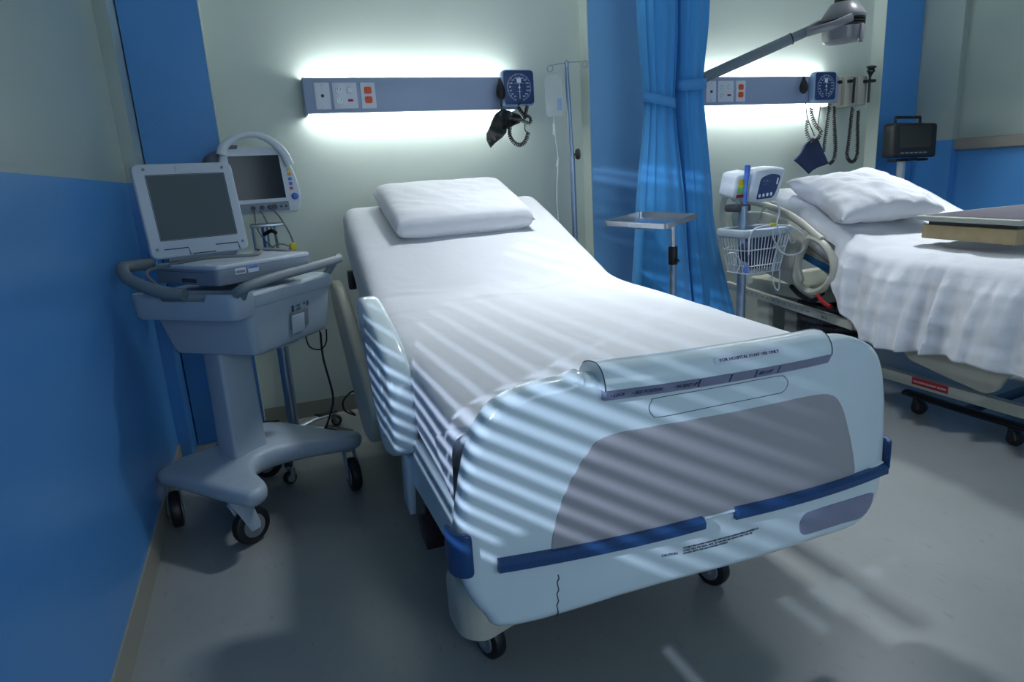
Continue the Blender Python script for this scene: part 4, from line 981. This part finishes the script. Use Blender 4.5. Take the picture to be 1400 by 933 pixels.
g.add(P + [p + V(0, -.015, .045) for p in P], [(0, 1, 2, 3), (7, 6, 5, 4), (0, 4, 5, 1), (1, 5, 6, 2), (2, 6, 7, 3), (3, 7, 4, 0)])
part('backrest_deck', g, M_beige, bed2)
part('blue_cushion_strip', G().add([Ox(u, v, 2.49) for u, v in ((1094, 352), (1100, 347), (1148, 372), (1150, 384))] + [Ox(u, v, 2.49) + V(.012, 0, 0) for u, v in ((1094, 352), (1100, 347), (1148, 372), (1150, 384))], [(0, 1, 2, 3), (7, 6, 5, 4), (0, 4, 5, 1), (1, 5, 6, 2), (2, 6, 7, 3), (3, 7, 4, 0)]), M_sideblue, bed2, 'blue strip under the mattress')
part('lift_box', G().b2((2.56, 2.40, .42), (3.3, 2.95, .50), .02), M_beigemetal, bed2)
for y in (2.88, 1.2): part('lift_column', G().b2((2.66, y, .10), (3.25, y + .10, .46), .01), M_beigemetal, bed2)
# raised rail with two D-shaped grips
RX = 2.375
def yz(u, v): p = Ox(u, v, RX); return Vector((p.y, p.z))
bo = smooth([(1006, 284), (1040, 288), (1075, 300), (1100, 318), (1112, 333), (1100, 350), (1090, 372), (1082, 388), (1060, 378), (1030, 362), (1012, 340), (1000, 310)], 4, closed=True) if False else None
bo = [yz(*q) for q in ((998, 290), (1040, 290), (1075, 302), (1104, 322), (1094, 345), (1090, 366), (1096, 388), (1080, 390), (1050, 376), (1020, 356), (1004, 330))]
bo = rp([(p.x, p.y) for p in bo], .03, 4)
rl2 = part('side_rail', G().plate(bo, .028, lambda u, v, w_: V(RX + w_, u, v), r=.008), M_beige, bed2, 'cream side rail with D-shaped grips')
def loop2(pxs, nm, r):
    L = smooth([V(RX + .014, *yz(*q)) for q in pxs], 5, closed=True)
    return part(nm, G().tube(L, [(r, r * .8)] * len(L), 10, closed=True, flat=(1, 0, 0)), M_beige, rl2)
loop2([(1104, 326), (1122, 334), (1135, 354), (1136, 376), (1124, 394), (1107, 400), (1092, 392), (1085, 380), (1087, 362), (1093, 344)], 'grip_loop', .020)
loop2([(1010, 282), (1000, 268), (989, 270), (985, 288), (988, 308), (998, 322), (1008, 318)], 'grip_loop', .017)
L = [V(RX + .014, *yz(*q)) for q in ((1000, 272), (1040, 280), (1080, 296), (1120, 328))]
part('top_bar', G().tube(smooth(L, 5), .016, 10), M_beige, rl2)
g = G(); g.tube(smooth([V(RX + .03, *yz(*q)) for q in ((1075, 392), (1088, 405), (1105, 412), (1118, 402))], 5), .012, 8); part('rail_hinge', g, M_black, rl2)
part('release_handle', G().tube(smooth([V(RX + .0, *yz(*q)) for q in ((1118, 404), (1126, 414), (1136, 420))], 4), [(.010, .014)] * 9, 8), M_redlabel, bed2, 'red release handle')
# lowered foot rail under the sheet
ln = [Ox(*q, 2.49) for q in ((1228, 440), (1228, 470), (1240, 492), (1300, 520), (1345, 540), (1362, 536), (1372, 520), (1385, 512), (1400, 512))]
lo = [(p.y, p.z) for p in ln] + [(1.2, .30), (1.2, .42), (1.93, .42)]
lo = rp(lo, .03, 4)
part('side_rail', G().plate(lo, .03, lambda u, v, w_: V(2.49 + w_, u, v), r=.010), M_beige, bed2, 'cream lowered side rail below the sheet')
for x, y in ((2.70, 2.85), (3.25, 2.85), (2.70, 1.15), (3.25, 1.15)):
    caster_wheel((x, y, 0), .055, .035, .2, parent=bed2, top=.14)
g = G(); pp = []
for k in range(5 * 26 + 1):
    a_ = 2 * PI * k / 26; z = .225 + .034 * k / 26 * 1.0
    pp.append(V(2.78 + math.cos(a_) * .155, 2.52 + math.sin(a_) * .19, z))
rads = [.0175 + .003 * math.sin(k * 2.4) for k in range(len(pp))]
g.tube(pp, .017, 10); 
# ribs
rb = smooth(pp, 3); g.coil(rb, .0175, .0028, 5 * 52, 5, 8)
g.cyl((2.78, 2.52, .19), (2.78, 2.52, .21), .17, seg=24)
tag(part('corrugated_hose', g, M_darkgrey), 'dark ribbed hose coiled beneath the farther bed', 'hose')

rows2 = [(.85, .66), (.87, .68), (.92, .695), (1.3, .70), (1.7, .70), (2.0, .703), (2.13, .725), (2.25, .775), (2.45, .87), (2.62, .95), (2.70, .985), (2.73, .998)]
m2 = part('mattress', mattress(rows2, lambda y: .88, lambda y: 2.94, .16, .05, 9.0, .003), M_sheet2, angle=60)
tag(m2, 'mattress with raised head end under the rumpled sheet, farther bed', 'mattress', 'hospital mattresses')
# hanging sheet
def sheet():
    cl = smooth([Vector((0, y, z)) for y, z in rows2[2:]], 16); vv = []; NY = 0; g = G()
    ys = [lerp(.92, 2.66, i / 190) for i in range(191)]
    def ztop(y):
        for a_, b_ in zip(cl, cl[1:]):
            if a_.y <= y <= b_.y: return lerp(a_.z, b_.z, (y - a_.y) / (b_.y - a_.y + 1e-9))
        return cl[0].z if y < cl[0].y else cl[-1].z
    NT = 40; NS = 46
    for y in ys:
        zt = ztop(y) + .007
        # how far the sheet hangs
        if y > 2.24: zb = zt - .05
        else:
            k = min(1, max(0, (2.24 - y) / .40)); k = math.sqrt(1 - (1 - k) ** 2)
            zb = lerp(zt - .05, .350 + .010 * math.sin(y * 9), k)
        hang = zt - zb
        for j in range(NT):
            x = lerp(3.385, 2.515, j / (NT - 1))
            P = V(x, y, zt)
            wn = .006 * noise.noise(V(x * 5, y * 5, 1)) + .005 * noise.noise(V(x * 14, y * 9 + x * 6, 3)) + .012 * math.exp(-((x - 2.53) / .06) ** 2) * (noise.noise(V(y * 16, 0, 7)) + .4)
            wn += .010 * max(0, noise.noise(V(x * 3 + y * 4, y * 10 - x * 5, 8)))
            vv.append(P + V(0, 0, wn + .004))
        for j in range(1, NS):
            s = j / (NS - 1); a_ = min(1, s / .09)
            xo = 2.515 - .055 * math.sin(a_ * PI / 2); zz = zt - .035 * (1 - math.cos(a_ * PI / 2)) - max(0, s - .09) / .91 * (hang - .035)
            dd = zt - zz
            am = min(1, dd / .09) * min(1, hang / .15)
            def ridge(q): return max(0.0, 1 - abs(q) * 2.6)
            yy = y + .10 * dd * noise.noise(V(y * 2.0, 0, 21)) * 3
            f1 = math.sin(yy * 44 + 3 * noise.noise(V(yy * 4, 0, 0))) * math.exp(-dd * 9)
            f2 = ridge(noise.noise(V(yy * 6.5 + 3.1, dd * .6, 4))); f3 = ridge(noise.noise(V(yy * 11.0 - 1.7, dd * .9, 9)))
            f4 = noise.noise(V(yy * 3.2, dd * 1.3, 14))
            xo -= am * (.010 + .010 * f1 + .050 * f2 * min(1, .25 + dd / .25) + .020 * f3 + .035 * f4 * min(1, dd / .2)) + .045 * min(1, dd / .35) * min(1, hang / .15)
            xo -= .004 * noise.noise(V(y * 22, dd * 20, 2)) * am
            vv.append(V(xo, y + .05 * dd * min(1, hang / .2) * math.sin(y * 5), zz))
    M_ = NT + NS - 1
    ff = [(i * M_ + k, i * M_ + k + 1, (i + 1) * M_ + k + 1, (i + 1) * M_ + k) for i in range(len(ys) - 1) for k in range(M_ - 1)]
    return g.add(vv, ff)
so = part('bed_sheet', sheet(), M_sheet2, angle=80)
md = so.modifiers.new('s', 'SOLIDIFY'); md.thickness = .003; md.offset = 1
tag(so, 'rumpled white sheet hanging over the side of the farther bed', 'sheet')
pillow((2.765, 2.385, .935), (1, -.06, .0), V(.05, 1, .46), .62, .42, .17, M_pillow, 'pillow', 'plump crumpled white pillow on the farther bed', p=2.6, seed=11, wr=.016, pinch=1.0)

# ------------------------------------------------------------------ overbed table
ot = thing('overbed_table', 'dark topped overbed table with a tan edge reaching over the farther bed', 'overbed table', (3.55, 1.8, 0))
g = G(); g.plate(rp([(2.66, 1.60), (3.46, 1.60), (3.46, 2.07), (2.72, 2.08)], .02), .022, lambda u, v, w_: V(u, v, .832 + w_), r=.006); tp = part('table_top', g, M_tablerim, ot, 'grey rim')
part('laminate', G().plate(rp([(2.69, 1.625), (3.44, 1.625), (3.44, 2.045), (2.745, 2.05)], .01), .002, lambda u, v, w_: V(u, v, .8535 + w_)), M_tabletop, tp, 'dark plum laminate surface')
part('under_tray', G().plate([(2.70, 1.64), (3.40, 1.64), (3.40, 2.03), (2.745, 2.03)], .018, lambda u, v, w_: V(u, v, .814 + w_)), M_darkgrey, ot)
part('edge_box', G().plate([(2.685, 1.63), (2.80, 1.63), (2.84, 2.05), (2.735, 2.05)], .060, lambda u, v, w_: V(u, v, .756 + w_), r=.003), M_tan, ot, 'tan wooden box under the edge')
g = G(); g.b2((3.50, 1.74, .06), (3.58, 1.82, .83), .006); g.b2((3.36, 1.72, .80), (3.58, 1.84, .83), .004); part('post', g, M_steel, ot)
g = G(); g.b2((3.50, 1.50, .052), (3.58, 2.06, .082), .008)
g.tube([V(2.62, 1.42, .082), V(2.62, 1.7, .078), V(2.62, 1.97, .082)], [(.030, .013)] * 3, 8, flat=(1, 0, 0)); g.tube([V(2.62, 1.7, .078), V(3.0, 1.74, .072), V(3.54, 1.78, .065)], [(.034, .012)] * 3, 8, flat=(0, 1, 0))
part('base', g, M_black, ot, 'black forked base')
for x, y in ((2.62, 1.50), (2.62, 1.90), (3.54, 1.54), (3.54, 2.02)): caster_wheel((x, y, 0), .030, .040, .3, parent=ot, top=.066, hub=M_black, fork=M_black)

# ------------------------------------------------------------------ vital signs monitor on basket stand
vt = thing('vital_signs_stand', 'rolling stand with wire basket beside the farther bed', 'rolling stand', (2.115, 2.46, 0))
part('pole', G().cyl((2.11, 2.47, .05), (2.11, 2.47, .93), .021, seg=16), M_bluesteel, vt)
g = G()
for k in range(5):
    a_ = 2 * PI * k / 5 + .2; g.tube([V(2.11, 2.47, .07), V(2.11 + math.cos(a_) * .16, 2.47 + math.sin(a_) * .16, .06)], .014, 8)
part('foot_base', g, M_cart, vt)
for k in range(5):
    a_ = 2 * PI * k / 5 + .2; caster_wheel((2.11 + math.cos(a_) * .16, 2.47 + math.sin(a_) * .16, 0), .026, .02, a_, parent=vt)
# basket
bk = V(2.195, 2.46, 0); ang = .05; bu = V(math.cos(ang), math.sin(ang), 0); bv = V(-math.sin(ang), math.cos(ang), 0)
def bf(u, v, z): return bk + bu * u + bv * v + V(0, 0, z)
rim = rp([(-.165, -.085), (.125, -.085), (.125, .10), (-.165, .10)], .03, 4)
g = G(); g.tube([bf(p.x, p.y, .812) for p in rim], [(.020, .012)] * len(rim), 8, closed=True, flat=(0, 0, 1)); part('basket_rim', g, M_cart, vt)
g = G(); N = 44
def rimpt(o, t_):
    L = [0]; 
    for i in range(len(o)): L.append(L[-1] + (o[(i + 1) % len(o)] - o[i]).length)
    d = t_ * L[-1]; k = 0
    while k < len(o) - 1 and L[k + 1] < d: k += 1
    return o[k].lerp(o[(k + 1) % len(o)], (d - L[k]) / (L[k + 1] - L[k]))
low = rp([(-.125, -.065), (.085, -.065), (.085, .075), (-.125, .075)], .03, 4); mid = rp([(-.147, -.075), (.107, -.075), (.107, .088), (-.147, .088)], .03, 4)
for k in range(N):
    t_ = k / N; a_ = rimpt(rim, t_); b_ = rimpt(low, t_); c_ = rimpt(low, (1 - t_ + .5) % 1)
    g.tube([bf(a_.x, a_.y, .802), bf(b_.x, b_.y, .625)], .0022, 5)
for o, z in ((mid, .735), (low, .625), (low, .66)): g.tube([bf(p.x, p.y, z) for p in o], .0026, 5, closed=True)
for k in range(9):
    u = lerp(-.12, .08, k / 8); g.tube([bf(u, -.065, .625), bf(u, .075, .625)], .002, 5)
part('basket', g, M_wire, vt, 'white wire basket')
# cuff in the basket
cf2 = part('rolled_cuff', G().box(bf(.005, .008, .725), (.165, .12, .175), .035, rz=.05, rot=None, seg=4).box(bf(-.06, .0, .72), (.09, .08, .10), .03, rz=.4, seg=3), M_navycloth)
tag(cf2, 'dark navy cuff lying in the wire basket', 'blood pressure cuff')
# monitor unit
vm = thing('vital_signs_monitor', 'small white vital signs monitor with a blue display on top of the basket stand', 'vital signs monitor', (2.2, 2.5, .94))
va = .07; vu = V(math.cos(va), math.sin(va), 0); vn = V(math.sin(va), -math.cos(va), 0); vup = V(0, 0, 1) * math.cos(-.18) + (-vn) * math.sin(-.18)
vup = V(0, -.18, .983).normalized()
vnn = vu.cross(vup).normalized()
def vf(u, v, w_): return V(2.150, 2.49, .935) + vu * u + vup * v + vnn * w_
vo = rp([(0, .01), (.10, .0), (.19, .012), (.215, .155), (.12, .165), (.02, .155)], [.02, .03, .03, .02, .05, .02], 5)
fh = part('front_housing', G().plate(vo, .07, lambda u, v, w_: vf(u, v, w_ - .07), r=.012), M_monitor, vm)
part('rear_housing', G().plate(rp([(-.078, .025), (.02, .012), (.03, .145), (-.07, .135)], .02), .10, lambda u, v, w_: vf(u, v, w_ - .12), r=.012), M_monitor, vm)
part('mount', G().b2((2.065, 2.46, .905), (2.15, 2.55, .94), .01), M_darkgrey, vm)
do = rp([(.05, .02), (.155, .022), (.17, .06), (.185, .125), (.12, .138), (.06, .118)], [.01, .02, .01, .02, .04, .015], 4)
ds = part('display', G().plate(do, .002, lambda u, v, w_: vf(u, v, w_)), M_navy, fh, 'navy display panel')
g = G()
for k in range(4): g.plate(rp([(-.006, -.008), (.006, -.008), (.006, .008), (-.006, .008)], .005, 4), .002, lambda u, v, w_: vf(.066 + k * .024 + u, .036 + k * .0018 + v, w_ + .0015))
g.plate(rp([(.160, .085), (.168, .085), (.170, .115), (.162, .115)], .003, 3), .002, lambda u, v, w_: vf(u, v, w_ + .0015))
part('button', g, M_inkw, ds)
text('display_lettering', '- - - / - -\n - - -', .014, lambda u, v, w_: vf(.075 + u, .10 + v, w_ + .002), M_labelpale, ds)
pr = part('probe', G().lathe(vf(-.03, .02, .012), V(.06, 0, 1), [(.009, -.07), (.008, .03), (.006, .05), (.010, .10), (.012, .12), (.013, .16), (.006, .163)], 12), M_btnblue, vm, 'blue thermometer probe')
part('colour_label', G().plate([(-.055, .05), (-.018, .05), (-.018, .115), (-.055, .115)], .001, lambda u, v, w_: vf(u, v, w_ - .0185)), M_yellow, vm, 'yellow label'); part('colour_label', G().plate([(-.058, .03), (-.012, .03), (-.012, .045), (-.058, .045)], .001, lambda u, v, w_: vf(u, v, w_ - .0185)), M_redlabel, vm, 'red label')
part('colour_label', G().plate([(-.055, .05), (-.018, .05), (-.018, .08), (-.055, .08)], .0014, lambda u, v, w_: vf(u, v, w_ - .0185)), M_green, vm, 'green label')
g = G()
def Q7(zx, zy, y=2.36): return Oy(970 + zx / 4.663, 220 + zy / 4.663, y)
g.tube(smooth([Q7(*q) for q in ((395, 258), (435, 275), (445, 330), (430, 395), (440, 440), (450, 480), (430, 530), (405, 560))], 8), .004, 6)
g.tube(smooth([Q7(*q) for q in ((250, 600), (258, 480), (300, 430), (400, 412), (520, 420), (600, 480), (600, 560), (540, 600), (460, 585), (410, 500), (400, 440))], 8), .0042, 6)
g.tube(smooth([Q7(*q) for q in ((480, 430), (530, 470), (545, 510), (520, 520), (500, 460))], 8), .002, 6)
g.tube(smooth([Q7(*q) for q in ((430, 560), (400, 720), (415, 800), (440, 820), (448, 700))], 8), .003, 6)
g.tube(smooth([Q7(*q) for q in ((120, 590), (160, 590), (195, 640), (180, 700), (160, 700), (165, 620))], 8), .0028, 6)
part('lead', g, M_wire, vm); part('coiled_lead', G().coil(smooth([Q7(*q, 2.40) for q in ((350, 285), (335, 340), (305, 400))]), .006, .0018, 9), M_cable, vm)
part('lead_clip', G().box(Q7(405, 405), (.035, .01, .014), .004), M_yellow, vm, 'yellow clip')
part('finger_sensor', G().tube([Q7(238, 650), Q7(240, 700), Q7(262, 780)], [.010, .014, .012], 10), M_iv, vm); part('sensor_cap', G().cyl(Q7(238, 665), Q7(234, 715), .010, seg=10), M_btnblue, vm)

# ------------------------------------------------------------------ black display on pole
ct = thing('wall_side_monitor', 'small black box monitor with a top handle on a pole in the far corner', 'monitor', (3.76, 2.96, 1.1))
def kf(u, v, w_): a_ = -.126; return V(3.60, 2.93, 1.092) + V(math.cos(a_), math.sin(a_), 0) * u + V(0, .07, 1) * v + V(math.sin(a_), -math.cos(a_), 0) * w_
cb_ = part('case', G().plate(rp([(0, .012), (.32, 0), (.328, .20), (.015, .212)], .022), .09, lambda u, v, w_: kf(u, v, w_ - .09), r=.012), M_boxblack, ct)
part('screen', G().plate(rp([(.045, .065), (.275, .06), (.278, .188), (.048, .192)], .006), .002, lambda u, v, w_: kf(u, v, w_)), M_blackgloss, cb_, 'black glossy screen')
g = G()
for k in range(6): g.plate(rp([(-.012, -.004), (.012, -.004), (.012, .004), (-.012, .004)], .003, 3), .002, lambda u, v, w_: kf(.07 + k * .033 + u, .034 + v - k * .0006, w_))
part('button', g, M_cartdark, cb_)
part('carry_handle', G().tube([kf(.075, .205, -.06), kf(.075, .245, -.06), kf(.255, .240, -.06), kf(.255, .20, -.06)], .009, 8), M_black, ct)
part('feet', G().box(kf(.05, -.006, -.045), (.03, .06, .016), .003).box(kf(.16, -.006, -.045), (.08, .06, .016), .003).box(kf(.26, -.010, -.045), (.03, .06, .016), .003), M_black, ct)
g = G(); g.cyl((3.765, 3.0, .02), (3.765, 3.0, 1.085), .024, seg=14); part('pole', g, M_monitor, ct, 'pale pole')
part('foot_base', G().cyl((3.765, 3.0, 0), (3.765, 3.0, .03), .15, seg=28, bev=.006), M_monitor, ct)

# ------------------------------------------------------------------ examination lamp on arm
el = thing('examination_lamp', 'grey swing arm examination lamp above the farther bed', 'lamp', (2.15, 3.28, 1.45))
def LP(u, v, y): return Oy(u, v, y)
hc = V(LP(1154, 30, 2.75).x, 2.75, 0); zt_, zb_ = LP(1154, 4, 2.75).z, LP(1154, 58, 2.75).z
Hh = zt_ - zb_
g = G(); g.lathe((hc.x, 2.75, zb_), (-.03, 0, 1), [(.02, 0), (.082, .0), (.096, .008), (.100, .03), (.102, Hh * .36)], 36); part('lower_shell', g, M_lampgrey, el)
g = G()
for k in range(3): g.lathe((hc.x - .002, 2.75, zb_ + Hh * .37 + k * .014), (-.03, 0, 1), [(.08, 0), (.100, .001), (.100, .009), (.08, .010)], 36)
part('vent_ring', g, M_black, el, 'black vent rings')
g = G(); g.lathe((hc.x - .004, 2.75, zb_ + Hh * .56), (-.03, 0, 1), [(.07, 0), (.102, .002), (.106, .012), (.105, Hh * .12), (.066, Hh * .42), (.060, Hh * .44), (.02, Hh * .44)], 36); part('upper_shell', g, M_lampgrey, el)
part('top_joint', G().cyl((hc.x - .008, 2.75, zt_), (hc.x - .010, 2.75, zt_ + .05), .045, seg=24, bev=.006), M_black, el)
part('front_grip', G().b2((hc.x - .002, 2.640, zb_ - .018), (hc.x + .018, 2.658, zb_ + .07), .004), M_lampgrey, el)
g = G()
j0 = LP(1103, 42, 2.78); 
g.tube([LP(1103, 45, 2.74), LP(1140, 34, 2.66), LP(1165, 23, 2.64)], [(.019, .012)] * 3, 8, flat=(0, 0, 1)); g.tube([LP(1100, 43, 2.80), LP(1118, 33, 2.84), LP(1135, 28, 2.85)], [(.017, .012)] * 3, 8, flat=(0, 0, 1))
part('yoke', g, M_lampgrey, el)
e0 = LP(961, 107, 3.05); e1 = LP(1106, 42, 2.77); dd = (e0 - e1)
g = G(); g.tube([e1, e1 + dd * .16, e1 + dd * .165, e0, e0 + dd * .12], [.024, .024, .027, .028, .028], 12); part('arm', g, M_cartdark, el)
part('arm_joint', G().cyl(e1 + dd * .155, e1 + dd * .165, .029, seg=14), M_black, el)
wpt = e0 + dd * .12; part('wall_bracket', G().tube([wpt, V(2.16, 3.16, wpt.z - .02), V(2.15, 3.28, wpt.z - .02)], .024, 10).b2((2.09, 3.255, wpt.z - .10), (2.21, 3.28, wpt.z + .06), .006), M_cartdark, el)
